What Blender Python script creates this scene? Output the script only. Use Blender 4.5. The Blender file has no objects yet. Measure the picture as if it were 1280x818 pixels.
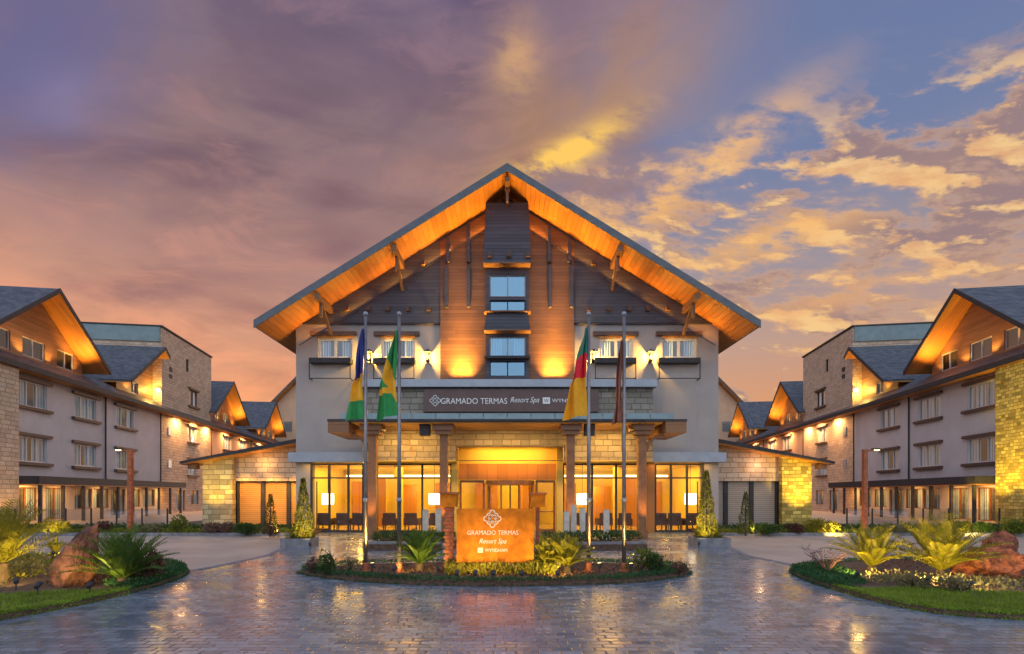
import bpy, bmesh, math, random
from mathutils import Vector, Matrix, noise
random.seed(7)
R = math.radians
scene = bpy.context.scene
COL = scene.collection

# ---------------------------------------------------------------- camera
CAM_H, F = 1.9, 640.0
cam_d = bpy.data.cameras.new('camera'); cam = bpy.data.objects.new('camera', cam_d); COL.objects.link(cam)
cam.location = (0, 0, CAM_H); cam.rotation_euler = (R(90), 0, 0)
cam_d.sensor_width = 36; cam_d.lens = 18
cam_d.shift_x = 6 / 1280; cam_d.shift_y = 209 / 1280
cam_d.clip_end = 5000
scene.camera = cam

# ---------------------------------------------------------------- view, render
scene.view_settings.view_transform = 'Standard'
scene.view_settings.look = 'None'
scene.view_settings.exposure = 0.0
scene.view_settings.gamma = 1.0
scene.render.engine = 'CYCLES'
cy = scene.cycles
cy.use_denoising = True
cy.max_bounces = 8; cy.diffuse_bounces = 3; cy.glossy_bounces = 3; cy.transparent_max_bounces = 12
cy.sample_clamp_indirect = 4.0
cy.caustics_reflective = False; cy.caustics_refractive = False

# ---------------------------------------------------------------- node helpers
class NT:
    def __init__(s, tree): s.t = tree; tree.nodes.clear()
    def n(s, typ, **kw):
        nd = s.t.nodes.new(typ)
        for k, v in kw.items(): setattr(nd, k, v)
        return nd
    def put(s, sock, v):
        if isinstance(v, bpy.types.NodeSocket): s.t.links.new(v, sock)
        elif v is not None:
            if isinstance(v, (tuple, list)) and sock.type == 'RGBA' and len(v) == 3: v = (*v, 1)
            sock.default_value = v
    def m(s, op, a, b=None, c=None, clamp=False):
        nd = s.n('ShaderNodeMath', operation=op, use_clamp=clamp)
        for i, v in enumerate((a, b, c)):
            if v is not None: s.put(nd.inputs[i], v)
        return nd.outputs[0]
    def mix(s, f, a, b, blend='MIX'):
        nd = s.n('ShaderNodeMix', data_type='RGBA', blend_type=blend)
        s.put(nd.inputs[0], f); s.put(nd.inputs[6], a); s.put(nd.inputs[7], b)
        return nd.outputs[2]
    def smooth(s, v, lo, hi):
        nd = s.n('ShaderNodeMapRange', interpolation_type='SMOOTHSTEP')
        s.put(nd.inputs[0], v); nd.inputs[1].default_value = lo; nd.inputs[2].default_value = hi
        return nd.outputs[0]
    def ramp(s, v, stops, interp='LINEAR'):
        nd = s.n('ShaderNodeValToRGB'); r = nd.color_ramp; r.interpolation = interp
        while len(r.elements) < len(stops): r.elements.new(0.5)
        for e, (p, c) in zip(r.elements, stops): e.position = p; e.color = (*c, 1)
        s.put(nd.inputs[0], v); return nd.outputs[0]
    def noise(s, vec, scale, detail=4, rough=.55, dist=0):
        nd = s.n('ShaderNodeTexNoise')
        if vec is not None: s.put(nd.inputs['Vector'], vec)
        nd.inputs['Scale'].default_value = scale; nd.inputs['Detail'].default_value = detail
        nd.inputs['Roughness'].default_value = rough; nd.inputs['Distortion'].default_value = dist
        return nd.outputs[0]
    def xyz(s, x, y, z=0.0):
        nd = s.n('ShaderNodeCombineXYZ')
        for i, v in enumerate((x, y, z)): s.put(nd.inputs[i], v)
        return nd.outputs[0]
    def sep(s, v):
        nd = s.n('ShaderNodeSeparateXYZ'); s.put(nd.inputs[0], v); return nd.outputs
    def pos(s): return s.n('ShaderNodeNewGeometry').outputs['Position']
    def bump(s, h, strength, dist=.02):
        nd = s.n('ShaderNodeBump'); s.put(nd.inputs['Height'], h)
        nd.inputs['Strength'].default_value = strength; nd.inputs['Distance'].default_value = dist
        return nd.outputs[0]
    def out(s, sh):
        o = s.n('ShaderNodeOutputMaterial'); s.t.links.new(sh, o.inputs[0])
    def principled(s, col, rough=.6, metal=0, spec=.5, normal=None):
        p = s.n('ShaderNodeBsdfPrincipled')
        s.put(p.inputs['Base Color'], col); s.put(p.inputs['Roughness'], rough)
        p.inputs['Metallic'].default_value = metal; p.inputs['Specular IOR Level'].default_value = spec
        if normal is not None: s.put(p.inputs['Normal'], normal)
        return p.outputs[0]

# ---------------------------------------------------------------- sky (direction based: azimuth and elevation)
w = bpy.data.worlds.new('World'); scene.world = w; w.use_nodes = True
S = NT(w.node_tree)
SUN_EL, SUN_AZ = 4.0, 12.0          # degrees; the sun sets behind the hotel, a little to the right
def make_sky():
    d = S.n('ShaderNodeTexCoord').outputs['Generated']
    x, y, z = S.sep(d)
    az = S.m('ARCTAN2', x, y); el = S.m('ARCSINE', z)
    e01 = S.m('DIVIDE', el, 1.2, clamp=True)
    def E(deg): return R(deg) / 1.2
    clear = S.ramp(e01, [(0, (.86, .36, .15)), (E(9), (.74, .33, .17)), (E(15), (.56, .35, .28)), (E(22), (.36, .31, .36)), (E(30), (.19, .24, .42)), (E(45), (.13, .19, .40)), (1, (.13, .18, .36))])
    # the Sky Texture itself (sun behind the hotel), under the clouds
    sk = S.n('ShaderNodeTexSky', sky_type='NISHITA'); sk.sun_disc = False
    sk.sun_elevation = R(SUN_EL); sk.sun_rotation = R(SUN_AZ)
    skc = S.mix(1.0, sk.outputs[0], (.05, .05, .05), 'MULTIPLY')
    clear = S.mix(.12, clear, skc)
    # warped cloud coordinates
    p2 = S.xyz(S.m('MULTIPLY', az, 1.0), S.m('MULTIPLY', el, 2.0), 3.7)
    nA = S.noise(p2, 1.6, 6, .58, .6)
    nB = S.noise(S.xyz(S.m('ADD', S.m('MULTIPLY', az, .8), S.m('MULTIPLY', el, -.5)), S.m('MULTIPLY', el, 2.6), 8.1), 2.6, 5, .55, .5)
    # high overcast sheet on the left
    sheet = S.ramp(e01, [(0, (.84, .36, .16)), (E(9), (.88, .38, .18)), (E(15), (.74, .35, .21)), (E(21), (.50, .265, .21)), (E(28), (.335, .20, .19)), (E(36), (.26, .17, .19)), (E(47), (.20, .15, .235)), (1, (.15, .13, .24))])
    dark = S.mix(S.smooth(nB, .40, .66), sheet, S.mix(1.0, sheet, (.62, .60, .74), 'MULTIPLY'))
    dark = S.mix(S.m('MULTIPLY', S.smooth(nA, .52, .74), .55), dark, S.mix(1.0, sheet, (1.45, 1.35, 1.25), 'MULTIPLY'))
    nS = S.noise(S.xyz(S.m('ADD', S.m('MULTIPLY', az, 1.4), S.m('MULTIPLY', el, .9)), S.m('SUBTRACT', S.m('MULTIPLY', el, 5.0), S.m('MULTIPLY', az, .9)), 2.2), 2.3, 7, .62, .8)
    dark = S.mix(S.m('MULTIPLY', S.smooth(nS, .48, .68), .6), dark, S.mix(1.0, sheet, (1.38, 1.18, 1.08), 'MULTIPLY'))
    dark = S.mix(S.m('MULTIPLY', S.smooth(nS, .47, .30), .5), dark, S.mix(1.0, sheet, (.72, .72, .88), 'MULTIPLY'))
    # bluer towards the far left top
    bl = S.m('MULTIPLY', S.smooth(az, R(-22), R(-44)), S.smooth(el, R(18), R(30)))
    dark = S.mix(S.m('MULTIPLY', bl, S.smooth(nA, .35, .6)), dark, (.155, .14, .275))
    edge = S.m('ADD', S.m('SUBTRACT', az, S.m('MULTIPLY', S.m('SUBTRACT', el, R(26)), 1.15)), S.m('MULTIPLY', S.m('SUBTRACT', nA, .5), 1.1))
    msheet = S.smooth(edge, R(14), R(-12))
    c = S.mix(S.m('MULTIPLY', msheet, .96), clear, dark)
    def blob(pa, pe, sa, se, tilt=0.0):
        da = S.m('SUBTRACT', az, R(pa)); de = S.m('SUBTRACT', S.m('SUBTRACT', el, R(pe)), S.m('MULTIPLY', da, tilt))
        q = S.m('ADD', S.m('POWER', S.m('DIVIDE', da, R(sa)), 2), S.m('POWER', S.m('DIVIDE', de, R(se)), 2))
        return S.m('EXPONENT', S.m('MULTIPLY', q, -1))
    # brownish-orange underside along the edge of the sheet
    ob = S.m('MULTIPLY', blob(9, 36, 15, 7, .35), S.smooth(nB, .3, .6))
    c = S.mix(S.m('MULTIPLY', ob, .65), c, (.55, .29, .14))
    # broken cumulus on the right
    wv = S.n('ShaderNodeTexNoise'); S.put(wv.inputs['Vector'], p2); wv.inputs['Scale'].default_value = 5.0; wv.inputs['Detail'].default_value = 3
    p3 = S.n('ShaderNodeVectorMath', operation='ADD')
    S.put(p3.inputs[0], S.xyz(S.m('ADD', S.m('MULTIPLY', az, .8), S.m('MULTIPLY', el, .05)), S.m('ADD', S.m('MULTIPLY', el, 2.1), S.m('MULTIPLY', az, .42)), 7.9))
    sc = S.n('ShaderNodeVectorMath', operation='SCALE'); S.put(sc.inputs[0], wv.outputs[1]); sc.inputs['Scale'].default_value = .045
    S.put(p3.inputs[1], sc.outputs[0])
    nC = S.noise(p3.outputs[0], 9.5, 8, .60)
    p4 = S.n('ShaderNodeVectorMath', operation='ADD'); S.put(p4.inputs[0], p3.outputs[0]); p4.inputs[1].default_value = (-.02, -.035, 0)
    nL = S.noise(p4.outputs[0], 9.5, 8, .60)
    lit = S.smooth(S.m('SUBTRACT', nC, nL), .005, .11)
    nD = S.noise(p3.outputs[0], 24.0, 6, .6)
    reg = S.m('MULTIPLY', S.m('MULTIPLY', S.smooth(az, R(0), R(9)), S.smooth(el, R(35), R(29))), S.smooth(y, -.05, .35))
    bank = S.m('ADD', S.m('MULTIPLY', blob(27, 17, 20, 8, -.02), .075), S.m('MULTIPLY', blob(43, 23.5, 6, 3.5), .16))
    dens = S.m('ADD', S.m('ADD', nC, S.m('MULTIPLY', S.m('SUBTRACT', nD, .5), .25)), bank)
    mc = S.m('MULTIPLY', S.smooth(dens, .475, .59), reg)
    core = S.smooth(dens, .52, .64)
    cc = S.mix(core, (.60, .36, .24), (.33, .215, .215))
    cc = S.mix(S.m('MULTIPLY', lit, .95), cc, S.mix(S.smooth(nD, .35, .66), (.80, .42, .19), (1.0, .64, .27)))
    c = S.mix(S.m('MULTIPLY', mc, .9), c, cc)
    # sunlit golden patches
    for (pa, pe, sa, se, t, col, k) in ((6, 33.2, 6.5, 1.25, .30, (1.0, .60, .13), 1.5), (14.5, 28.5, 6, 1.9, .05, (.95, .50, .17), .9), (24, 32, 7, 1.8, .3, (.95, .52, .2), .8),
                                        (28, 24, 9, 1.6, .1, (.98, .52, .17), .7), (1, 40, 2.5, 2.5, 0, (.62, .36, .18), .8), (33, 18, 9, 1.4, 0, (.95, .48, .18), .6)):
        b = S.m('MULTIPLY', blob(pa, pe, sa, se, t), S.smooth(S.m('ADD', nC, S.m('MULTIPLY', nD, .5)), .58, .86))
        c = S.mix(S.m('MULTIPLY', b, k, clamp=True), c, col)
    for (pa, pe, sa, se, t) in ((-18.5, 29, 3.0, 2.0, .5), (-18, 24.5, 3.4, 1.3, .3), (-37, 17.5, 5, 1.2, 0.1)):
        b = S.m('MULTIPLY', blob(pa, pe, sa, se, t), S.smooth(nB, .25, .6))
        c = S.mix(S.m('MULTIPLY', b, .85), c, (.20, .11, .14))
    for (pa, pe, sa, se, t, col, k) in ((-12.5, 31, 3.2, 1.6, .3, (.62, .30, .22), .8), (-28, 22, 9, 1.6, .12, (.62, .30, .22), .7), (-36, 12, 8, 1.5, .0, (.85, .40, .25), .6), (-14, 22, 6, 2.0, .2, (.50, .33, .30), .6), (1.5, 41, 2.4, 2.2, .2, (.75, .40, .20), .8), (-40, 30, 3, 2.2, .2, (.30, .25, .42), .7)):
        b = S.m('MULTIPLY', blob(pa, pe, sa, se, t), S.smooth(nA, .38, .66))
        c = S.mix(S.m('MULTIPLY', b, k, clamp=True), c, col)
    # behind the viewer: blue dusk sky, brightened to light the building fronts
    back = S.ramp(e01, [(0, (.84, .87, .96)), (E(22), (1.10, 1.22, 1.36)), (1, (.72, .90, 1.25))])
    c = S.mix(S.smooth(y, .25, -.25), c, back)
    up = S.smooth(z, .72, .9)
    c = S.mix(up, c, (.47, .58, .86))
    c = S.mix(S.smooth(z, 0, -.05), c, (.10, .08, .08))
    bg = S.n('ShaderNodeBackground'); S.put(bg.inputs[0], c); bg.inputs[1].default_value = 1.0
    o = S.n('ShaderNodeOutputWorld'); S.t.links.new(bg.outputs[0], o.inputs[0])
make_sky()

sun_d = bpy.data.lights.new('sun', 'SUN'); sun = bpy.data.objects.new('sun', sun_d); COL.objects.link(sun)
sun_d.energy = .5; sun_d.angle = R(6); sun_d.color = (1, .62, .38)
_sd = Vector((math.sin(R(SUN_AZ)) * math.cos(R(SUN_EL)), math.cos(R(SUN_AZ)) * math.cos(R(SUN_EL)), math.sin(R(SUN_EL))))
sun.rotation_euler = _sd.to_track_quat('Z', 'Y').to_euler()
sun.location = (20, 60, 60)

# ---------------------------------------------------------------- geometry helpers
def P(px, py, D): return Vector(((px - 634) / F * D, D, CAM_H + (618 - py) / F * D))     # the point at distance D
def G(px, py, z=0.0):                                                                     # a point of the ground
    D = F * (CAM_H - z) / (py - 618); return Vector(((px - 634) / F * D, D, z))

def tag(o, label=None, cat=None, group=None, kind=None):
    if label: o['label'] = label
    if cat: o['category'] = cat
    if group: o['group'] = group
    if kind: o['kind'] = kind
    return o
def thing(name, label, cat, loc=(0, 0, 0), group=None):
    o = bpy.data.objects.new(name, None); COL.objects.link(o); o.location = loc; o.empty_display_size = .3
    return tag(o, label, cat, group)
def root_loc(o):
    while o.parent: o = o.parent
    return o.location
class MB:
    def __init__(s, M=None): s.v = []; s.f = []; s.mi = []; s.cur = 0; s.M = M; s.flip = M is not None and M.determinant() < 0; s.smooth = False
    def face(s, pts):
        i = len(s.v)
        pts = [Vector(p) for p in pts]
        if s.M is not None: pts = [s.M @ p for p in pts]
        if s.flip: pts = pts[::-1]
        s.v += pts; s.f.append(tuple(range(i, i + len(pts)))); s.mi.append(s.cur)
    def raw(s, pts, faces):
        i = len(s.v)
        pts = [Vector(p) for p in pts]
        if s.M is not None: pts = [s.M @ p for p in pts]
        s.v += pts
        for f in faces:
            f = tuple(i + k for k in f)
            s.f.append(f[::-1] if s.flip else f); s.mi.append(s.cur)
    def box(s, x0, x1, y0, y1, z0, z1):
        if x0 > x1: x0, x1 = x1, x0
        s.raw([(x0, y0, z0), (x1, y0, z0), (x1, y1, z0), (x0, y1, z0), (x0, y0, z1), (x1, y0, z1), (x1, y1, z1), (x0, y1, z1)],
              [(0, 3, 2, 1), (4, 5, 6, 7), (0, 1, 5, 4), (1, 2, 6, 5), (2, 3, 7, 6), (3, 0, 4, 7)])
    def prism(s, poly, vec):                       # poly: 3-D ring, extruded along vec
        n = len(poly); vec = Vector(vec); a = [Vector(p) for p in poly]
        s.raw(a + [p + vec for p in a], [tuple(range(n))[::-1], tuple(range(n, 2 * n))] + [(i, (i + 1) % n, n + (i + 1) % n, n + i) for i in range(n)])
    def beam(s, a, b, w, h, up=(0, 0, 1)):
        a, b = Vector(a), Vector(b); d = (b - a).normalized(); u = Vector(up); r = d.cross(u)
        if r.length < 1e-4: r = d.cross(Vector((0, 1, 0)))
        r.normalize(); u = r.cross(d)
        s.prism([a + r * w / 2 + u * h / 2, a - r * w / 2 + u * h / 2, a - r * w / 2 - u * h / 2, a + r * w / 2 - u * h / 2], b - a)
    def tube(s, pts, rad, n=8, cap=True):
        pts = [Vector(p) for p in pts]; rings = []
        if not isinstance(rad, (list, tuple)): rad = [rad] * len(pts)
        vs = []
        for i, p in enumerate(pts):
            d = (pts[min(i + 1, len(pts) - 1)] - pts[max(i - 1, 0)]).normalized()
            a = d.cross(Vector((0, 1, 0) if abs(d.y) < .9 else (1, 0, 0))).normalized(); b = d.cross(a)
            vs += [p + (a * math.cos(2 * math.pi * k / n) + b * math.sin(2 * math.pi * k / n)) * rad[i] for k in range(n)]
        fs = [(i * n + k, i * n + (k + 1) % n, (i + 1) * n + (k + 1) % n, (i + 1) * n + k) for i in range(len(pts) - 1) for k in range(n)]
        if cap: fs += [tuple(range(n))[::-1], tuple(range((len(pts) - 1) * n, len(pts) * n))]
        s.raw(vs, fs)
    def lathe(s, c, prof, n=16):                   # prof: (radius, z)
        c = Vector(c); s.tube([c + Vector((0, 0, z)) for r, z in prof], [max(r, .001) for r, z in prof], n)
    def holed(s, f, u0, u1, z0, z1, holes, depth):   # wall with real openings; f(u, z, depth inward)
        us = sorted({u0, u1, *[h[0] for h in holes], *[h[1] for h in holes]}); zs = sorted({z0, z1, *[h[2] for h in holes], *[h[3] for h in holes]})
        for a, b in zip(us, us[1:]):
            for c, d in zip(zs, zs[1:]):
                um, zm = (a + b) / 2, (c + d) / 2
                if any(h[0] < um < h[1] and h[2] < zm < h[3] for h in holes): continue
                s.face([f(a, c, 0), f(b, c, 0), f(b, d, 0), f(a, d, 0)])
        for (a, b, c, d) in holes:
            q = [(a, c), (b, c), (b, d), (a, d)]
            for i in range(4):
                (p, r), (t, v) = q[i], q[(i + 1) % 4]
                s.face([f(p, r, 0), f(t, v, 0), f(t, v, depth), f(p, r, depth)])
    def build(s, name, mats, parent=None, origin=None, smooth=False):
        me = bpy.data.meshes.new(name)
        off = root_loc(parent) if parent else Vector(origin or (0, 0, 0))
        me.from_pydata([v - off for v in s.v], [], s.f)
        if not isinstance(mats, (list, tuple)): mats = [mats]
        for m in mats: me.materials.append(m)
        if len(mats) > 1: me.polygons.foreach_set('material_index', s.mi)
        if smooth or s.smooth: me.polygons.foreach_set('use_smooth', [True] * len(me.polygons))
        me.update()
        o = bpy.data.objects.new(name, me); COL.objects.link(o)
        if parent: o.parent = parent
        else: o.location = off
        return o
def solo(mb, name, mats, label, cat, origin, group=None, smooth=False):
    return tag(mb.build(name, mats, None, origin, smooth), label, cat, group)
def structure(mb, name, mats):
    o = mb.build(name, mats); o['kind'] = 'structure'; return o
def lamp(kind, loc, energy, parent=None, color=(1, .56, .13), aim=None, size=.05, spot=70, blend=.7, sx=None, sy=None):
    d = bpy.data.lights.new('lamp_light', kind); d.energy = energy; d.color = color
    if kind == 'AREA':
        d.shape = 'RECTANGLE'; d.size = sx or size; d.size_y = sy or size
    else: d.shadow_soft_size = size
    if kind == 'SPOT': d.spot_size = R(spot); d.spot_blend = blend
    o = bpy.data.objects.new('lamp_light', d); COL.objects.link(o)
    loc = Vector(loc)
    if aim is not None: o.rotation_euler = (Vector(aim) - loc).to_track_quat('-Z', 'Y').to_euler()
    if parent: o.parent = parent; loc = loc - root_loc(parent)
    o.location = loc
    return o
def text(s, name, width, height, center, mat, parent, ext=.012, shear=0.0, basis=None):
    cu = bpy.data.curves.new(name, 'FONT'); cu.body = s; cu.shear = shear; cu.align_x = 'CENTER'; cu.resolution_u = 3
    ob = bpy.data.objects.new(name, cu); COL.objects.link(ob)
    me = bpy.data.meshes.new_from_object(ob.evaluated_get(bpy.context.evaluated_depsgraph_get()))
    bpy.data.objects.remove(ob); bpy.data.curves.remove(cu)
    xs = [v.co.x for v in me.vertices]; ys = [v.co.y for v in me.vertices]
    kx = width / (max(xs) - min(xs)); ky = height / (max(ys) - min(ys)); cx = (max(xs) + min(xs)) / 2; cyy = (max(ys) + min(ys)) / 2
    c = Vector(center) - root_loc(parent)
    for v in me.vertices: v.co = c + Vector(((v.co.x - cx) * kx, 0, (v.co.y - cyy) * ky))
    bm = bmesh.new(); bm.from_mesh(me)
    r = bmesh.ops.extrude_face_region(bm, geom=bm.faces[:])
    for e in r['geom']:
        if isinstance(e, bmesh.types.BMVert): e.co.y -= ext
    bm.to_mesh(me); bm.free()
    me.name = name; me.materials.clear(); me.materials.append(mat)
    o = bpy.data.objects.new(name, me); COL.objects.link(o); o.parent = parent
    return o

# ---------------------------------------------------------------- materials
MATS = {}
def new_mat(name):
    m = bpy.data.materials.new(name); m.use_nodes = True; MATS[name] = m
    return m, NT(m.node_tree)
def sc3(c, k): return tuple(min(1, x * k) for x in c)
def pm(name, col, rough=.6, var=.15, scale=2.0, bump=.0, bscale=30, metal=0, spec=.5):
    m, t = new_mat(name); p = t.pos()
    n1 = t.noise(p, scale, 5, .6)
    c = t.mix(t.smooth(n1, .3, .7), sc3(col, 1 - var), sc3(col, 1 + var))
    nm = t.bump(t.noise(p, bscale, 4), bump, .02) if bump else None
    t.out(t.principled(c, rough, metal, spec, nm)); return m
def planks(name, col, axis, pitch, rough=.55, var=.3, gap=.06, vec=None):
    """boards: axis 'z' = horizontal cladding, else a world direction across which the boards repeat"""
    m, t = new_mat(name); p = t.pos(); x, y, z = t.sep(p)
    a = {'x': x, 'y': y, 'z': z}[axis]
    u = t.m('DIVIDE', a, pitch); fl = t.m('FLOOR', u); fr = t.m('FRACT', u)
    wn = t.n('ShaderNodeTexWhiteNoise', noise_dimensions='2D')
    other = t.m('FLOOR', t.m('DIVIDE', t.m('ADD', t.m('ADD', x, y) if axis == 'z' else (y if axis == 'x' else x), t.m('MULTIPLY', fl, 1.37)), 3.1))
    t.put(wn.inputs['Vector'], t.xyz(fl, other))
    st = (.6, .6, 14) if axis == 'z' else ((14, .6, 14) if axis == 'x' else (.6, 14, 14))
    sv = t.n('ShaderNodeVectorMath', operation='MULTIPLY'); t.put(sv.inputs[0], p); sv.inputs[1].default_value = st
    grain = t.noise(sv.outputs[0], 2.0, 5, .6)
    k = t.m('ADD', t.m('MULTIPLY', wn.outputs[0], .6), t.m('MULTIPLY', grain, .6))
    c = t.mix(k, sc3(col, 1 - var), sc3(col, 1 + var))
    g = t.m('MULTIPLY', t.smooth(fr, 0, gap), t.smooth(fr, 1, 1 - gap))
    c = t.mix(g, sc3(col, .25), c)
    t.out(t.principled(c, rough, 0, .3, t.bump(t.m('ADD', g, t.m('MULTIPLY', grain, .25)), .6, .015))); return m
def stone(name, col, bw=.62, bh=.27, var=.35, mortar=.02):
    m, t = new_mat(name); p = t.pos(); x, y, z = t.sep(p)
    wob = t.m('MULTIPLY', t.m('SUBTRACT', t.noise(p, .9, 3), .5), .22)
    br = t.n('ShaderNodeTexBrick'); t.put(br.inputs['Vector'], t.xyz(t.m('ADD', t.m('ADD', x, y), wob), t.m('ADD', z, t.m('MULTIPLY', wob, .35))))
    br.offset = .43; br.squash = .7; br.squash_frequency = 3
    br.inputs['Scale'].default_value = 1; br.inputs['Brick Width'].default_value = bw; br.inputs['Row Height'].default_value = bh
    br.inputs['Mortar Size'].default_value = mortar; br.inputs['Mortar Smooth'].default_value = .4; br.inputs['Bias'].default_value = 0
    t.put(br.inputs['Color1'], sc3(col, 1 - var)); t.put(br.inputs['Color2'], sc3(col, 1 + var)); t.put(br.inputs['Mortar'], sc3(col, .62))
    n1 = t.noise(p, 5, 6, .65)
    c = t.mix(.55, br.outputs[0], t.mix(n1, sc3(col, .55), sc3(col, 1.5)), 'OVERLAY')
    c = t.mix(t.smooth(t.noise(p, 1.1, 3), .55, .75), c, t.mix(1, c, (1.0, .86, .68), 'MULTIPLY'))
    h = t.m('ADD', t.m('MULTIPLY', t.m('SUBTRACT', 1, br.outputs[1]), .7), t.m('MULTIPLY', n1, .8))
    t.out(t.principled(c, .8, 0, .25, t.bump(h, .9, .05))); return m
def leafy(name, c1, c2, rough=.5, trans=.35):
    m, t = new_mat(name)
    g = t.n('ShaderNodeNewGeometry'); rnd = g.outputs['Random Per Island']
    c = t.mix(rnd, c1, c2)
    c = t.mix(t.smooth(t.noise(g.outputs['Position'], 2.3, 3), .35, .7), t.mix(1, c, (.6, .62, .6), 'MULTIPLY'), c)
    a = t.principled(c, rough, 0, .35)
    tr = t.n('ShaderNodeBsdfTranslucent'); t.put(tr.inputs[0], c)
    mx = t.n('ShaderNodeMixShader'); mx.inputs[0].default_value = trans
    t.t.links.new(a, mx.inputs[1]); t.t.links.new(tr.outputs[0], mx.inputs[2]); t.out(mx.outputs[0]); return m
def glassy(name, tint, refl=.12, rough=.02, gcol=(.95, .95, 1)):
    m, t = new_mat(name)
    g_ = t.n('ShaderNodeNewGeometry'); dp = t.n('ShaderNodeVectorMath', operation='DOT_PRODUCT')
    t.put(dp.inputs[0], g_.outputs['Normal']); t.put(dp.inputs[1], g_.outputs['Incoming'])
    sch = t.m('MULTIPLY_ADD', t.m('POWER', t.m('SUBTRACT', 1, t.m('ABSOLUTE', dp.outputs['Value'])), 5), .96, .04)
    tr = t.n('ShaderNodeBsdfTransparent'); t.put(tr.inputs[0], tint)
    gl = t.n('ShaderNodeBsdfGlossy'); gl.inputs['Roughness'].default_value = rough; t.put(gl.inputs[0], gcol)
    nz = t.bump(t.noise(t.pos(), .7, 2), .06, .05); t.put(gl.inputs['Normal'], nz)
    mx = t.n('ShaderNodeMixShader'); t.put(mx.inputs[0], t.m('ADD', sch, refl, clamp=True))
    t.t.links.new(tr.outputs[0], mx.inputs[1]); t.t.links.new(gl.outputs[0], mx.inputs[2]); t.out(mx.outputs[0]); return m
def glow(name, col, k):
    m, t = new_mat(name); e = t.n('ShaderNodeEmission'); t.put(e.inputs[0], col); e.inputs[1].default_value = k
    t.out(e.outputs[0]); return m

def render_wall(name, col):                       # painted render with rain streaks
    m, t = new_mat(name); p = t.pos()
    sv = t.n('ShaderNodeVectorMath', operation='MULTIPLY'); t.put(sv.inputs[0], p); sv.inputs[1].default_value = (3.2, 3.2, .22)
    st = t.noise(sv.outputs[0], 1.0, 6, .65); n1 = t.noise(p, .6, 5, .6)
    c = t.mix(t.smooth(n1, .3, .7), sc3(col, .93), sc3(col, 1.06))
    c = t.mix(t.m('MULTIPLY', t.smooth(st, .54, .78), .35), c, (col[0] * .62, col[1] * .58, col[2] * .54))
    t.out(t.principled(c, .85, 0, .3, t.bump(t.noise(p, 60, 4), .18, .02))); return m
plaster = render_wall('plaster', (.60, .545, .55))
plaster_main = render_wall('plaster_main', (.40, .355, .34))
plaster_lit_peach = render_wall('plaster_lit_peach', (.66, .40, .26))  # peach light at the far end put into the plaster colour
stone_m = stone('stone', (.52, .44, .30))
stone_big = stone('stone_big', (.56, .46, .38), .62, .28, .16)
stone_lit_gold = stone('stone_lit_gold', (.54, .44, .17), .42, .2, .5)  # stone with its yellow wash light put into the colour
stone_blue = stone('stone_blue', (.35, .325, .29), .62, .28, .22)
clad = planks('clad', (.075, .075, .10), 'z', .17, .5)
clad_lit = planks('clad_lit', (.19, .092, .05), 'z', .17, .5)  # gable cladding again, with the uplight's warmth put into its colour
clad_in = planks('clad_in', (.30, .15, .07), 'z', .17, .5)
soffit_w = planks('soffit_w', (.52, .22, .055), 'x', .22, .45, .3, .05)
soffit_y = planks('soffit_y', (.52, .26, .07), 'y', .22, .45, .3, .05)
wood_b = planks('wood_b', (.20, .105, .06), 'z', .6, .5, .25, .01)
lintel_w = pm('lintel_w', (.10, .055, .042), .6, .2, 4, .2)
bronze = pm('bronze', (.25, .105, .04), .45, .2, 3, .1)
dark_metal = pm('dark_metal', (.045, .042, .048), .6, .2, 4, spec=.25)
verge_m = pm('verge', (.13, .14, .165), .55, .12, 3, spec=.3)
grey_metal = pm('grey_metal', (.33, .36, .42), .4, .08, 2, 0, 30, .3)
steel = pm('steel', (.24, .22, .23), .35, .15, 6, 0, 30, .6)
teal = pm('teal', (.20, .27, .29), .5, .12, 1.5)
white_fr = pm('white_fr', (.62, .58, .57), .5, .05, 4)
curtain_m = planks('curtain', (.62, .68, .76), 'y', .11, .8, .18, .3)
curtain_x = planks('curtain_x', (.80, .88, .96), 'x', .13, .8, .18, .3)
room_dark = pm('room_dark', (.10, .085, .08), .9, .2, 2)
glass = glassy('glass', (.84, .94, 1.0), .12)
glass_sky_tint = glassy('glass_sky_tint', (.7, .85, .95), .40, .02, (.38, .66, .92))  # blue sky reflection put into the gloss tint
glass_wing = glassy('glass_wing', (.80, .92, 1.0), .20, .02, (.62, .80, 1.0))  # reflection made bluish through the gloss colour
glass_clear = glassy('glass_clear', (.95, .96, .95), -.02)
glass_fence_m = glassy('glass_fence', (.78, .80, .82), .09)
corten = pm('corten', (.54, .17, .012), .8, .25, 5, .3, 40, spec=.15)
rust_post = pm('rust_post', (.36, .10, .04), .65, .35, 7, .3, 50)
sign_brown = pm('sign_brown', (.13, .075, .07), .5, .1, 2)
letter_w = pm('letter_white', (.85, .84, .82), .5, .03, 4)
rock_red = pm('rock_red', (.27, .085, .045), .85, .6, 4.5, 1.0, 11)
rock_brown = pm('rock_brown', (.15, .062, .042), .85, .6, 4.0, 1.0, 11)
soil = pm('soil', (.11, .062, .042), .95, .45, 12, .8, 45)
concrete = pm('concrete', (.36, .30, .27), .55, .15, .5, .15, 25)
kerb_m = pm('kerb_stone', (.20, .20, .22), .7, .25, 4, .3, 30)
bark = pm('bark', (.075, .05, .033), .9, .35, 9, .8, 35)
panel_lit = planks('panel_lit_orange', (.58, .28, .08), 'z', .11, .5, .1, .12)  # same shutters as the grey ones, warm light put into the colour
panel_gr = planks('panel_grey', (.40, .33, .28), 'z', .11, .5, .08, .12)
cream = pm('cream', (.64, .46, .11), .7, .06, 1)
lobby_wood = planks('lobby_wood', (.40, .17, .05), 'x', .5, .45, .25, .02)
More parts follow.
